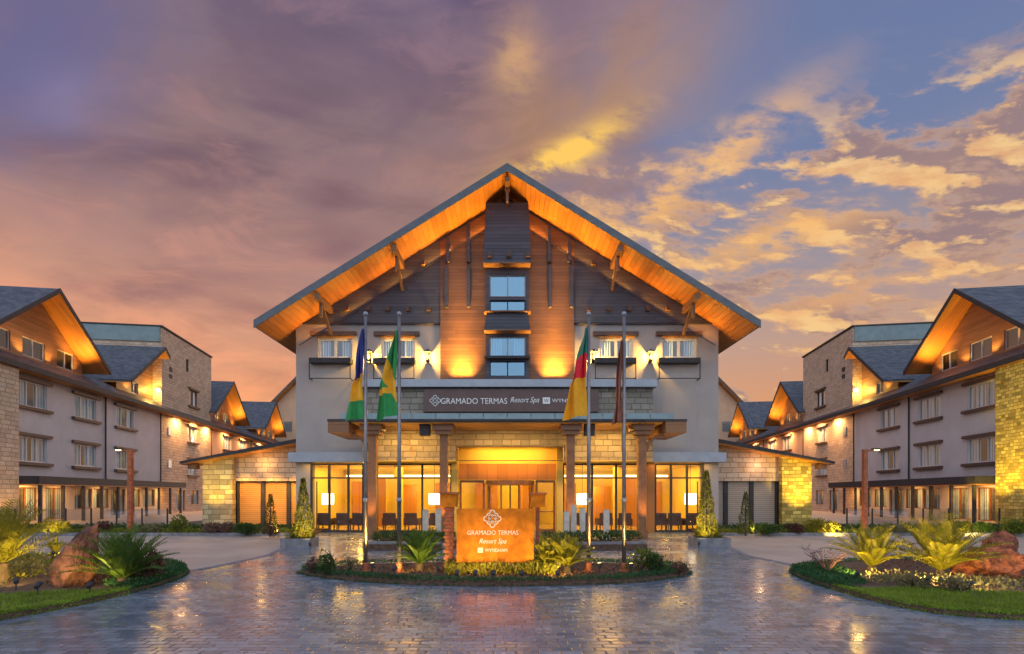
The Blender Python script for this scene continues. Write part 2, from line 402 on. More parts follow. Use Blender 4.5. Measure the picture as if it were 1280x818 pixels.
floor_in = pm('floor_in', (.36, .25, .15), .25, .15, 1.5)
chair_br = pm('chair_brown', (.10, .05, .04), .6, .25, 5)
pale_stone = pm('pale_stone', (.58, .52, .44), .7, .15, 5, .3, 30)
asphalt = pm('ground_earth', (.07, .075, .06), .9, .3, .3, .3, 10)
letter_s = pm('letter_sign', (.85, .68, .58), .5, .05, 4)
lamp_w = glow('lamp_white', (1, .86, .6), 3.2)
lamp_y = glow('lamp_warm', (1, .72, .28), 7.0)
lamp_room = glow('lit_room_lamp', (1, .75, .35), 4.0)
flag_blue = pm('flag_blue', (.05, .06, .28), .8, .15, 4); flag_yel = pm('flag_yellow', (.85, .40, .015), .8, .12, 4)
flag_grn = pm('flag_green', (.03, .27, .07), .8, .15, 4); flag_red = pm('flag_red', (.72, .015, .03), .8, .12, 4)
flag_dgr = pm('flag_deep_green', (.02, .17, .12), .8, .12, 4); flag_brn = pm('flag_brown', (.26, .09, .06), .8, .2, 4)
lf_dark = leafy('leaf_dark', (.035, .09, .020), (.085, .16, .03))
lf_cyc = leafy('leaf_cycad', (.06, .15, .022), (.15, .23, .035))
lf_gold_lit = leafy('leaf_gold_lit', (.22, .23, .015), (.38, .32, .03))  # yellow lamplight on the plants put into the leaf colour
lf_lime = leafy('leaf_lime', (.12, .20, .02), (.28, .30, .035))
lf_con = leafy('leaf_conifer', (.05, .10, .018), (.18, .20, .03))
lf_con_lit = leafy('leaf_conifer_lit', (.12, .15, .02), (.36, .32, .03))  # conifer leaf with the yellow lamplight put into its colour
lf_red = leafy('leaf_red', (.10, .045, .04), (.20, .09, .07))
lf_pink = leafy('leaf_pink', (.20, .11, .10), (.30, .19, .16))
lf_pale = leafy('leaf_pale', (.20, .19, .08), (.34, .31, .17))
lf_cover = leafy('leaf_cover', (.03, .11, .04), (.07, .19, .06))
lf_grass = leafy('leaf_grass', (.20, .32, .025), (.34, .46, .05))

def slate():
    m, t = new_mat('slate'); p = t.pos(); x, y, z = t.sep(p)
    br = t.n('ShaderNodeTexBrick'); t.put(br.inputs['Vector'], t.xyz(t.m('ADD', x, y), t.m('MULTIPLY', z, 1.7)))
    br.inputs['Scale'].default_value = 1; br.inputs['Brick Width'].default_value = .36; br.inputs['Row Height'].default_value = .22; br.inputs['Mortar Size'].default_value = .012
    t.put(br.inputs['Color1'], (.06, .065, .08)); t.put(br.inputs['Color2'], (.145, .15, .17)); t.put(br.inputs['Mortar'], (.03, .03, .035))
    c = t.mix(t.noise(p, .8, 4), t.mix(1, br.outputs[0], (.75, .75, .78), 'MULTIPLY'), br.outputs[0])
    t.out(t.principled(c, .55, 0, .4, t.bump(t.m('SUBTRACT', 1, br.outputs[1]), .5, .02))); return m
slate_m = slate()
def pavers():
    m, t = new_mat('pavers'); p = t.pos(); x, y, z = t.sep(p)
    wob = t.m('MULTIPLY', t.m('SUBTRACT', t.noise(p, 1.1, 2), .5), .06)
    hr, wd = .135, .27                                    # long setts in straight courses
    rq = t.m('DIVIDE', t.m('ADD', y, wob), hr); row = t.m('FLOOR', rq); fr = t.m('FRACT', rq)
    jit = t.n('ShaderNodeTexWhiteNoise', noise_dimensions='1D'); t.put(jit.inputs['W'], row)
    u = t.m('ADD', t.m('DIVIDE', t.m('ADD', x, t.m('MULTIPLY', wob, .6)), wd), t.m('ADD', t.m('MULTIPLY', row, .5), t.m('MULTIPLY', jit.outputs[0], .22)))
    col_ = t.m('FLOOR', u); fu = t.m('FRACT', u)
    g = t.m('MULTIPLY', t.m('MULTIPLY', t.smooth(fr, .0, .10), t.smooth(fr, 1, .90)), t.m('MULTIPLY', t.smooth(fu, .0, .07), t.smooth(fu, 1, .93)))
    wn = t.n('ShaderNodeTexWhiteNoise', noise_dimensions='2D'); t.put(wn.inputs['Vector'], t.xyz(col_, row))
    c = t.mix(wn.outputs[0], (.125, .165, .225), (.25, .30, .375))
    n1 = t.noise(p, .55, 5, .6); n2 = t.noise(p, 9, 4); n3 = t.noise(p, 2.2, 5, .65)
    c = t.mix(t.smooth(n1, .3, .7), t.mix(1, c, (.78, .78, .82), 'MULTIPLY'), c)
    c = t.mix(t.smooth(n3, .55, .8), c, t.mix(1, c, (.66, .64, .64), 'MULTIPLY'))
    c = t.mix(t.m('MULTIPLY', t.smooth(t.noise(p, .9, 6, .7, .4), .52, .70), .45), c, (.07, .075, .085))
    c = t.mix(g, (.08, .083, .092), c)
    wet = t.smooth(t.m('ADD', n1, t.m('MULTIPLY', t.m('SUBTRACT', n2, .5), .3)), .38, .62)
    rough = t.m('ADD', t.m('ADD', t.m('MULTIPLY', wet, .16), .10), t.m('MULTIPLY', wn.outputs[0], .07))
    h = t.m('ADD', t.m('ADD', g, t.m('MULTIPLY', n2, .45)), t.m('MULTIPLY', wn.outputs[0], .25))
    t.out(t.principled(c, rough, 0, .8, t.bump(h, .30, .014))); return m
pavers_m = pavers()
# ================================================================ the setting: ground and paving
g = MB(); g.face([(-1500, -1500, -.012), (1500, -1500, -.012), (1500, 1500, -.012), (-1500, 1500, -.012)]); structure(g, 'ground', asphalt)
g = MB(); g.face([(-42, -30, 0), (42, -30, 0), (42, 27.5, 0), (-42, 27.5, 0)]); structure(g, 'forecourt_paving', pavers_m)
for sx in (-1, 1):
    g = MB(Matrix.Diagonal((sx, 1, 1, 1)))
    g.face([(7.9, 23.2, .005), (7.85, 18.7, .005), (7.35, 15.8, .005), (7.7, 12.9, .005), (9, 12.6, .005), (41, 12.6, .005), (41, 23.2, .005)])
    structure(g, 'driveway', concrete)
    g = MB(Matrix.Diagonal((sx, 1, 1, 1)))
    pl = [(8.0, 18.7), (7.42, 15.8), (7.75, 12.9)]
    for a, b in zip(pl, pl[1:]): g.beam((*a, .006), (*b, .006), .16, .02)
    structure(g, 'kerb', kerb_m)

# ================================================================ main building
Y0 = 25.6
fx = lambda px: (px - 634) / 25.0
fz = lambda py: CAM_H + (618 - py) / 25.0
hotel = thing('hotel_building', 'large gabled hotel building in the middle with glowing orange soffit and lit lobby', 'hotel', (0, Y0, 0))
def window(parent, f, u0, u1, z0, z1, lights=2, name='window', curt=curtain_m, fw=.07, depth=.14, fmat=None, gmat=None, cover=.34):
    """a recessed window; f(u, z, d) maps wall coordinates to the place (d inward)"""
    m = MB()
    def bar(a, b, c, d):
        q = [f(a, c, depth - .05), f(b, c, depth - .05), f(b, d, depth - .05), f(a, d, depth - .05)]
        m.prism(q, Vector(f(a, c, depth + .03)) - Vector(f(a, c, depth - .05)))
    bar(u0, u1, z0, z0 + fw); bar(u0, u1, z1 - fw, z1); bar(u0, u0 + fw, z0 + fw, z1 - fw); bar(u1 - fw, u1, z0 + fw, z1 - fw)
    for k in range(1, lights):
        c = u0 + (u1 - u0) * k / lights; bar(c - fw * .6, c + fw * .6, z0 + fw, z1 - fw)
    wo = m.build(name, fmat or white_fr, parent)
    p = MB(); p.face([f(u0 + fw, z0 + fw, depth), f(u1 - fw, z0 + fw, depth), f(u1 - fw, z1 - fw, depth), f(u0 + fw, z1 - fw, depth)]); p.build('pane', gmat or glass, wo)
    if curt:
        c = MB(); wd = (u1 - u0) * cover
        for a, b in ((u0, u0 + wd), (u1 - wd, u1)):
            n = 9
            for i in range(n):
                ua, ub = a + (b - a) * i / n, a + (b - a) * (i + 1) / n; o = (.05, .0)[i % 2]; o2 = (.0, .05)[i % 2]
                c.face([f(ua, z0, depth + .06 + o), f(ub, z0, depth + .06 + o2), f(ub, z1, depth + .06 + o2), f(ua, z1, depth + .06 + o)])
        c.build('curtain', curt, wo)
    r = MB(); a, b, c_, d_ = u0 - .1, u1 + .1, z0 - .1, z1 + .1; e = depth + .9
    r.face([f(a, c_, e), f(b, c_, e), f(b, d_, e), f(a, d_, e)])
    for q in (((a, c_), (b, c_)), ((b, c_), (b, d_)), ((b, d_), (a, d_)), ((a, d_), (a, c_))):
        r.face([f(*q[0], depth + .04), f(*q[1], depth + .04), f(*q[1], e), f(*q[0], e)])
    r.build('room_behind', room_dark, wo)
    return wo
def fy(y): return lambda u, z, d: (u, y + d, z)

# plaster walls with real openings
wins = [(-9.46, -7.76, fz(448), fz(423)), (-6.30, -4.62, fz(448), fz(423)), (4.62, 6.30, fz(448), fz(423)), (7.76, 9.46, fz(448), fz(423))]
for sx in (-1, 1):
    m = MB(); lo, hi = (-10.56, -3.28) if sx < 0 else (3.36, 10.56)
    m.holed(fy(Y0), lo, hi, 3.5, 10.4, [h for h in wins if lo < h[0] < hi], .16)
    x = sx * 10.56
    m.face([(x, Y0, 0), (x, 50, 0), (x, 50, 10.3), (x, Y0, 10.3)])
    m.build('wall', plaster_main, hotel)
    m = MB(); m.box(x, x - sx * .72, Y0 - .02, Y0 + .6, 0, 3.5); m.build('pillar', plaster_main, hotel)
    m = MB(); m.box(sx * 6.9, sx * 10.72, Y0 - .55, Y0 - .002, 3.48, 3.95); m.build('ledge', grey_metal, hotel)
for (a, b, c, d) in wins:
    wo = window(hotel, fy(Y0), a, b, c, d, 2, fw=.11)
    m = MB(); m.box(a - .34, b + .24, Y0 - .16, Y0 - .004, d + .10, d + .30); m.build('lintel', lintel_w, wo)
    m = MB(); m.box(a - .06, b + .06, Y0 - .05, Y0 - .003, d + .003, d + .095); m.build('lit_underside_board', soffit_w, wo)  # orange strip stands in for the lintel's lit underside
    m = MB(); m.box(a - .3, b + .06, Y0 - .42, Y0 - .03, c - .32, c - .08)
    xs_ = (a - .28, a - .06, b + .02) if a < 0 else (a - .02, b + .04, b - .16)
    for xx in (a - .28, b + .03): m.box(xx - .02, xx + .02, Y0 - .42, Y0 - .38, c - 1.08, c - .32)
    m.box(a - .3, b + .06, Y0 - .42, Y0 - .385, c - 1.12, c - 1.08)
    for xx in (a - .28, b + .03): m.box(xx - .018, xx + .018, Y0 - .40, Y0, c - 1.118, c - 1.082)
    m.build('flower_box_rail', dark_metal, wo)
# wall lanterns
for px in (463, 535.5, 741, 812):
    x = fx(px); z = fz(447)
    m = MB(); m.box(x - .16, x + .16, Y0 - .44, Y0 - .06, z + .19, z + .23); m.box(x - .06, x + .06, Y0 - .3, Y0 - .1, z + .23, z + .33); m.box(x - .10, x + .10, Y0 - .38, Y0 - .1, z - .24, z - .2)
    for a in (-.10, .085):
        for b in (-.38, -.12): m.box(x + a, x + a + .015, Y0 + b, Y0 + b + .015, z - .2, z + .19)
    m.box(x - .05, x + .05, Y0 - .1, Y0 - .002, z - .3, z + .3)
    wl = m.build('wall_lantern', dark_metal, hotel)
    b = MB(); b.lathe((x, Y0 - .22, z - .12), [(.015, 0), (.03, .05), (.03, .14), (.015, .2)], 10); b.build('bulb', lamp_y, wl)
    lamp('POINT', (x, Y0 - .34, z - .02), 240, hotel, (1, .56, .09), size=.05)

# timber gable and central strip
U = lambda x: 16.63 - .619 * abs(x)             # underside of the roof
m = MB(); yg = Y0 - .15
bay = 1.06
m.face([(-10.1, yg, 10.4), (-bay, yg, 10.4), (-bay, yg, U(bay)), ]); m.face([(10.1, yg, 10.4), (bay, yg, U(bay)), (bay, yg, 10.4)])
m.face([(-bay, yg, 13.0), (bay, yg, 13.0), (bay, yg, U(bay)), (0, yg, U(0)), (-bay, yg, U(bay))])
for s in (-1, 1): m.box(s * bay, s * 3.32, yg, yg + .14, 7.25, 10.397)
m.box(-10.3, -3.33, yg, yg + .14, 10.38, 10.43); m.box(3.37, 10.3, yg, yg + .14, 10.38, 10.43)
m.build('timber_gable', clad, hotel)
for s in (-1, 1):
    m = MB(); a_, b_ = sorted((s * bay, s * 3.32)); m.prism([(a_, yg - .03, 7.252), (b_, yg - .03, 7.252), (b_, yg - .03, U(b_) - .12), (a_, yg - .03, U(a_) - .12)], (0, .027, 0)); m.build('timber_strip', clad_lit, hotel)
# central window bay
m = MB(); yb = Y0 - .42
bh = [(-.86, .90, fz(375), fz(348)), (-.86, .90, fz(396), fz(379)), (-.86, .90, fz(449), fz(424)), (-.86, .90, fz(473), fz(454))]
m.holed(fy(yb), -bay, bay, 7.25, 13.05, bh, .2)
for s in (-1, 1): m.face([(s * bay, yb, 7.25), (s * bay, Y0, 7.25), (s * bay, Y0, 13.05), (s * bay, yb, 13.05)])
m.build('window_bay', clad, hotel)
for i, h in enumerate(bh):
    wo = window(hotel, fy(yb), *h, 2, fw=.05, curt=curtain_m if i == 2 else None, depth=.12, fmat=steel if i in (0, 2) else dark_metal, gmat=glass_sky_tint)
m = MB(); m.prism([(-1.16, yb - .45, 13.1), (1.16, yb - .45, 13.1), (1.02, yb - .45, 16.0), (-1.02, yb - .45, 16.0)], (0, .6, 0)); m.build('upper_panel', clad, hotel)
for z, hh in ((13.04, .06), (10.72, .05), (9.80, .06)):
    m = MB(); m.box(-1.14, 1.14, yb - .5, yb - .004, z, z + hh); m.build('ledge', wood_b, hotel)
m = MB(); m.prism([(-1.0, yb - .3, 10.77), (1.0, yb - .3, 10.77), (1.12, yb - .3, 9.87), (-1.12, yb - .3, 9.87)], (0, .29, 0)); m.build('spandrel_panel', clad, hotel)
m = MB(); m.box(-1.12, 1.12, yb - .3, yb - .004, fz(452.5), fz(449.5)); m.build('rail', dark_metal, hotel)
# battens on the timber and beam ends
for px, y0, y1 in ((561, 278, 331), (586, 264, 331), (686, 264, 331), (711, 278, 331), (559, 337, 387), (586, 337, 387), (687, 337, 387), (713, 337, 387)):
    m = MB(); x = fx(px); m.box(x - .09, x + .09, yg - .22, yg - .031, fz(y1), min(fz(y0), U(x) - .25)); m.build('batten', clad, hotel)
for px, py in ((436, 388), (462, 388), (486, 388), (511, 388), (536, 388), (735, 388), (760, 388), (785, 388), (808, 388), (833, 388), (530, 332), (741, 332), (613, 330), (636, 330), (659, 330)):
    x, z = fx(px), fz(py); yy = yg if abs(x) > 1.2 else yb - .45
    m = MB(); m.box(x - .1, x + .1, yy - .2, yy - .003, z - .11, z + .11); m.build('beam_end', lintel_w, hotel)
# roof
YF, YB = 23.4, 50.0
ex, ez, az_ = 11.52, 9.87, 17.0
for s in (-1, 1):
    m = MB()
    m.prism([(0, YF + .06, az_), (s * ex, YF + .06, ez), (s * ex, YF + .06, ez - .2), (0, YF + .06, az_ - .2)], (0, YB - YF, 0)); m.build('roof', slate_m, hotel)
    m = MB(); m.prism([(0, YF, az_ + .05), (s * (ex + .08), YF, ez), (s * (ex + .08), YF, ez - .36), (0, YF, az_ - .31)], (0, .055, 0)); m.build('verge_board', verge_m, hotel)
    m = MB(); m.prism([(0, YF + .06, az_ - .205), (s * ex, YF + .06, ez - .205), (s * ex, YF + .06, ez - .29), (0, YF + .06, az_ - .29)], (0, YB - YF - .2, 0)); m.build('soffit', soffit_w, hotel)
    m = MB(); m.box(s * ex, s * (ex + .07), YF + .06, YB, ez - .3, ez - .02); m.build('gutter', verge_m, hotel)
for x in (-8.75, -5.2, 0, 5.2, 8.75):
    zz = U(x) - .04
    m = MB(); m.box(x - .10, x + .10, YF + .12, yg, zz - .30, zz - .02 if x else zz - .1)
    m.beam((x, yg - .02, zz - 1.35), (x, YF + .75, zz - .3), .12, .14)
    m.box(x - .06, x + .06, YF + .62, YF + .76, zz - .95, zz - .3)
    m.build('roof_bracket', wood_b, hotel)
# light strips on the gable wall washing the soffit
for s in (-1, 1):
    for k in range(5):
        xa = s * (.5 + k * 2.0); xb = s * (.5 + k * 2.0 + 1.8)
        za, zb = U(xa) - 1.0, U(xb) - 1.0; mid = Vector(((xa + xb) / 2, yg - .13, (za + zb) / 2 + .06))
        m = MB(); m.beam((xa, yg - .12, za), (xb, yg - .12, zb), .04, .025); m.box(mid.x - .03, mid.x + .03, yg - .12, yg - .003, mid.z - .11, mid.z - .075); m.build('light_strip', clad, hotel)
        e = (23, 23, 22, 21, 20)[k]
        o = lamp('AREA', mid, e, hotel, (1, .40, .045), aim=mid + Vector((s * .2, -.45, 1.0)), sx=1.7, sy=.05)
        t_ = Vector((xb - xa, 0, zb - za)).normalized(); n_ = Vector((s * .3, -.5, 1)).normalized(); n_ = (n_ - t_ * n_.dot(t_)).normalized()
        o.rotation_euler = Matrix((t_, (-n_).cross(t_), -n_)).transposed().to_euler() if False else Matrix.Identity(3).to_euler()
        zax = -n_; xax = t_; yax = zax.cross(xax)
        o.rotation_euler = Matrix(((xax.x, yax.x, zax.x), (xax.y, yax.y, zax.y), (xax.z, yax.z, zax.z))).to_euler()
# uplights at the foot of the timber strip
for px in (578, 692):
    x = fx(px)
    m = MB(); m.box(x - .5, x + .5, yg - .5, yg - .34, 7.255, 7.33); m.build('uplight', dark_metal, hotel)
    lamp('AREA', (x, yg - .34, 7.36), 250, hotel, (1, .50, .06), aim=(x, yg - .1, 11.2), sx=1.0, sy=.08).data.spread = R(75)
    lamp('SPOT', (x, yg - 1.0, 7.4), 1300, hotel, (1, .46, .07), aim=(x, yg, 12.2), size=.1, spot=30, blend=1.0)

# entrance porch
porch = hotel
m = MB(); m.box(-6.98, 6.98, 23.8, yg - .01, 6.9, 7.25); m.build('porch_coping', grey_metal, porch)
m = MB(); m.holed(fy(24.1), -6.8, 6.86, 3.5, 6.897, [(-2.42, 2.72, 3.5, 4.15)], .5)
for s in (-6.8, 6.86): m.face([(s, 24.1, 3.5), (s, Y0, 3.5), (s, Y0, 6.897), (s, 24.1, 6.897)])
m.build('porch_wall', stone_blue, porch)
for a, b in ((-6.8, -2.42), (2.72, 6.86)):
    m = MB(); m.box(a + .01, b - .01, 24.11, Y0, 3.45, 3.498); m.build('porch_ceiling', cream, porch)
m = MB(); m.box(-2.41, 2.71, 24.62, Y0 + .3, 4.15, 4.2); m.box(-2.41, 2.71, Y0 + .1, Y0 + .3, 3.42, 4.149); m.build('porch_ceiling', cream, porch)
m = MB(); m.box(-7.49, 7.49, 21.3, 24.09, 4.93, 5.03); m.build('canopy', dark_metal, porch)
m = MB(); m.box(-6.5, 6.5, 21.4, 24.08, 4.88, 4.925); m.build('canopy_soffit', soffit_y, porch)
for k in range(14):
    a = -7.0 + k; m = MB(); m.prism([(a + .02, 21.42, 5.032), (a + .98, 21.42, 5.032), (a + .98, 21.5, 5.30), (a + .02, 21.5, 5.30)], (0, .03, 0)); m.build('canopy_edge_panel', pale_stone if False else teal, porch)
for s in (-1, 1):
    m = MB(); m.box(s * 6.6, s * 7.47, 21.32, 24.08, 4.46, 4.927); m.build('canopy_beam', wood_b, porch)
    for xc in (2.72, 5.78):
        x = s * xc
        m = MB(); m.box(x - .165, x + .165, 21.88, 22.22, .0, 4.45); m.box(x - .22, x + .22, 21.83, 22.27, 0, .35)
        c_ = m.build('column', bronze, porch)
        b = MB(); b.box(x - .34, x + .34, 21.7, 22.4, 4.45, 4.62); b.box(x - .44, x + .44, 21.6, 22.5, 4.622, 4.87); b.build('capital', wood_b, c_)
        b = MB()
        for e in ((1,) if xc > 5 else (1, -1)):
            n = 6; out = s * e
            for i in range(n):
                t0, t1 = i / n * math.pi / 2, (i + 1) / n * math.pi / 2
                p0 = (x + out * (.2 + .75 * (1 - math.cos(t0))), 22.05, 3.75 + .68 * math.sin(t0)); p1 = (x + out * (.2 + .75 * (1 - math.cos(t1))), 22.05, 3.75 + .68 * math.sin(t1))
                if xc > 5: b.beam(p0, p1, .2, .14)
        if xc > 5: b.build('bracket', wood_b, c_)
        lamp('SPOT', (x + s * .1, 21.5, .4), 260, porch, (1, .52, .10), aim=(x, 21.9, 4.6), size=.06, spot=60)
    m = MB(); m.box(s * 3.3, s * 3.72, 21.7, 22.1, 4.40, 4.88); m.build('downlight', dark_metal, porch)
    lamp('AREA', (s * 4.6, 22.9, 4.84), 150, porch, (1, .54, .12), aim=(s * 4.6, 23.6, 0), sx=2.2, sy=.5)
    lamp('AREA', (s * 8.6, Y0 - .3, 3.44), 24, porch, (1, .55, .12), aim=(s * 8.6, Y0 - .3, 0), sx=3, sy=.1)
lamp('AREA', (.15, 22.9, 4.84), 130, porch, (1, .54, .12), aim=(.15, 23.6, 0), sx=3.5, sy=.6)
lamp('AREA', (.15, 24.85, 4.1), 120, porch, (1, .54, .08), aim=(.15, Y0 + .3, 3.2), sx=3.5, sy=.3)
# entrance doors under the porch
m = MB()
for a, b in ((-2.74, -2.42), (2.44, 2.74)):
    m = MB(); m.box(a, b, Y0 - .5, Y0 + .25, 0, 4.14); m.build('door_jamb', cream, hotel)
m = MB(); m.box(-2.41, 2.43, Y0 - .1, Y0 + .1, 2.62, 3.415); m.build('door_transom', lobby_wood, hotel)
for a, b in ((-2.38, -1.12), (1.42, 2.40)):
    m = MB()
    for q in ((a, a + .1, 0, 2.6), (b - .1, b, 0, 2.6), (a + .1, b - .1, 2.48, 2.6), (a + .1, b - .1, 0, .16), (a + .1, b - .1, 1.0, 1.06)): m.box(q[0], q[1], Y0 - .03, Y0 + .05, q[2], q[3])
    dr = m.build('entrance_door', bronze, hotel)
    p = MB(); p.face([(a + .1, Y0, .16), (b - .1, Y0, .16), (b - .1, Y0, 2.48), (a + .1, Y0, 2.48)]); p.build('pane', glass_clear, dr)
rv = MB(); cx, cyr, rr = .15, Y0 + .1, 1.22
ring = lambda z0, z1, r0, r1: [rv.prism([(cx + r0 * math.cos(t), cyr + r0 * math.sin(t), z0), (cx + r1 * math.cos(t), cyr + r1 * math.sin(t), z0), (cx + r1 * math.cos(t2), cyr + r1 * math.sin(t2), z0), (cx + r0 * math.cos(t2), cyr + r0 * math.sin(t2), z0)], (0, 0, z1 - z0)) for t, t2 in [(2 * math.pi * i / 24, 2 * math.pi * (i + 1) / 24) for i in range(24)]]
ring(2.36, 2.58, .1, rr)
for i in range(8):
    t = 2 * math.pi * (i + .5) / 8; rv.tube([(cx + rr * .97 * math.cos(t), cyr + rr * .97 * math.sin(t), 0), (cx + rr * .97 * math.cos(t), cyr + rr * .97 * math.sin(t), 2.36)], .035, 6)
rv.tube([(cx, cyr, 0), (cx, cyr, 2.36)], .04, 8)
for k in range(4):
    t = R(25 + 90 * k); e = (cx + rr * .9 * math.cos(t), cyr + rr * .9 * math.sin(t)); rv.tube([(e[0], e[1], .05), (e[0], e[1], 2.3)], .03, 6); rv.beam((cx, cyr, .1), (*e, .1), .05, .14); rv.beam((cx, cyr, 1.05), (*e, 1.05), .04, .05)
rdo = rv.build('revolving_door', bronze, hotel)
for half in (0, 1):
  p = MB()
  for i in range(24):
    t, t2 = [2 * math.pi * j / 24 for j in (i, i + 1)]
    if abs(math.sin(t)) > .8 or (math.cos((t + t2) / 2) > 0) != (half == 0): continue
    p.face([(cx + rr * math.cos(t), cyr + rr * math.sin(t), 0), (cx + rr * math.cos(t2), cyr + rr * math.sin(t2), 0), (cx + rr * math.cos(t2), cyr + rr * math.sin(t2), 2.36), (cx + rr * math.cos(t), cyr + rr * math.sin(t), 2.36)])
  p.build('pane', glass_clear, rdo)
# lobby glazing
for (a, b, mull) in ((-9.84, -7.16, (-8.9, -7.95)), (-6.56, -2.75, (-5.45, -4.25)), (2.75, 6.64, (4.25, 5.45)), (7.36, 9.84, (8.2, 9.0))):
    m = MB()
    for xx in (a + .05, *mull, b - .05): m.box(xx - .045, xx + .045, Y0 - .02, Y0 + .1, .1, 3.44)
    m.box(a, b, Y0 - .015, Y0 + .09, 0, .1); m.box(a, b, Y0 - .015, Y0 + .09, 3.36, 3.44); m.box(a, b, Y0 - .012, Y0 + .085, 2.68, 2.75)
    gz = m.build('lobby_window', dark_metal, hotel)
    p = MB(); p.face([(a, Y0 + .03, .1), (b, Y0 + .03, .1), (b, Y0 + .03, 3.4), (a, Y0 + .03, 3.4)]); p.build('pane', glass_clear, gz)
for a, b in ((-7.16, -6.56), (6.64, 7.36)):
    m = MB(); m.box(a, b, Y0 - .05, Y0 + .3, 0, 3.47); m.build('pillar', lobby_wood, hotel)
# lobby inside
YL = 33.0
m = MB(); m.face([(-10.5, Y0 + .1, .02), (10.5, Y0 + .1, .02), (10.5, YL, .02), (-10.5, YL, .02)]); m.build('lobby_floor', floor_in, hotel)
m = MB(); m.face([(-10.5, Y0 + .1, 3.5), (10.5, Y0 + .1, 3.5), (10.5, YL, 3.5), (-10.5, YL, 3.5)]); m.build('lobby_ceiling', cream, hotel)
m = MB(); m.face([(-10.5, YL, 0), (10.5, YL, 0), (10.5, YL, 3.5), (-10.5, YL, 3.5)])
for x in (-10.5, 10.5): m.face([(x, Y0 + .1, 0), (x, YL, 0), (x, YL, 3.5), (x, Y0 + .1, 3.5)])
m.build('lobby_wall', cream, hotel)
for x0, x1, y, h in ((-9.9, -8.6, 32.8, 2.7), (-8.2, -7.2, 30.2, 2.9), (-6.9, -5.6, 31.6, 2.5), (-4.6, -3.6, 32.7, 2.6), (-2.0, -.6, 32.6, 2.7), (.7, 1.9, 31.8, 2.5), (3.3, 4.4, 32.7, 2.6), (5.2, 6.4, 31.6, 2.4), (6.9, 7.9, 30.2, 2.9), (8.8, 9.9, 32.8, 2.7)):
    m = MB(); m.box(x0, x1, y, y + .16, .02, h); m.build('lobby_panel', lobby_wood, hotel)
for x in (-6.2, -2.9, 3.0, 6.3):
    m = MB(); m.box(x - .22, x + .22, 29, 29.44, .02, 3.49); m.build('lobby_pillar', cream, hotel)
m = MB(); m.box(-10.2, 10.2, 32.5, 32.6, 3.0, 3.12); m.build('cove_light', lamp_room, hotel)
for x in (-8.8, -5.0, 0, 5.0, 8.8):
    lamp('AREA', (x, 28.6, 3.44), 190, hotel, (1, .60, .06), aim=(x, 28.6, 0), sx=2.6, sy=2.6)
    lamp('POINT', (x, 31.0, 2.3), 130, hotel, (1, .60, .08), size=.15)
side = {-1: 'left', 1: 'right'}
for px, lb in ((410, 'white drum pendant lamp in the far left lobby window'), (543, 'white drum pendant lamp just left of the entrance doors'), (728, 'white drum pendant lamp just right of the entrance doors'), (863, 'white drum pendant lamp in the far right lobby window')):
    q = P(px, 624, 27.4)
    t = thing('pendant_lamp', lb, 'lamp', q, 'white pendant lamps in the lobby')
    m = MB(); m.lathe(q, [(.30, -.30), (.32, 0), (.30, .30)], 20); m.build('lamp_shade', lamp_w, t)
    m = MB(); m.tube([q + Vector((0, 0, .3)), (q.x, q.y, 3.49)], .012, 6); m.build('cord', dark_metal, t)
def armchair(x, y, rot, lb):
    t = thing('armchair', lb, 'armchair', (x, y, .02), 'brown armchairs in the lobby')
    M = Matrix.Translation((x, y, .02)) @ Matrix.Rotation(rot, 4, 'Z')
    for nm, bx in (('seat', (-.3, .3, -.3, .3, .28, .44)), ('backrest', (-.32, .32, .24, .36, .3, .92)), ('armrest', (-.38, -.305, -.3, .3, .3, .64)), ('armrest', (.305, .38, -.3, .3, .3, .64))):
        m = MB(M); m.box(*bx); m.build(nm, chair_br, t)
    for a in (-.3, .3):
        for b in (-.26, .28): m = MB(M); m.box(a - .025, a + .025, b - .025, b + .025, 0, .28); m.build('leg', dark_metal, t)
for x, r, lb in ((-9.35, 3.1, 'brown armchair nearest the pillar in the far left lobby window'), (-8.45, 3.3, 'brown armchair in the middle of the far left lobby window'), (-7.55, 2.9, 'brown armchair beside the wooden pillar in the far left lobby window'),
                 (-6.05, 3.2, 'brown armchair beside the wooden pillar in the lobby window left of the porch'), (-4.9, 3.0, 'brown armchair in the middle of the lobby window left of the porch'), (-3.7, 3.3, 'brown armchair close to the doors in the lobby window left of the porch'),
                 (3.8, 3.1, 'brown armchair close to the doors in the lobby window right of the porch'), (5.0, 3.3, 'brown armchair in the middle of the lobby window right of the porch'), (6.1, 2.9, 'brown armchair beside the wooden pillar in the lobby window right of the porch'),
                 (7.8, 3.2, 'brown armchair beside the wooden pillar in the far right lobby window'), (8.6, 3.0, 'brown armchair in the middle of the far right lobby window'), (9.45, 3.3, 'brown armchair nearest the pillar in the far right lobby window')):
    armchair(x, 26.5, r, lb)

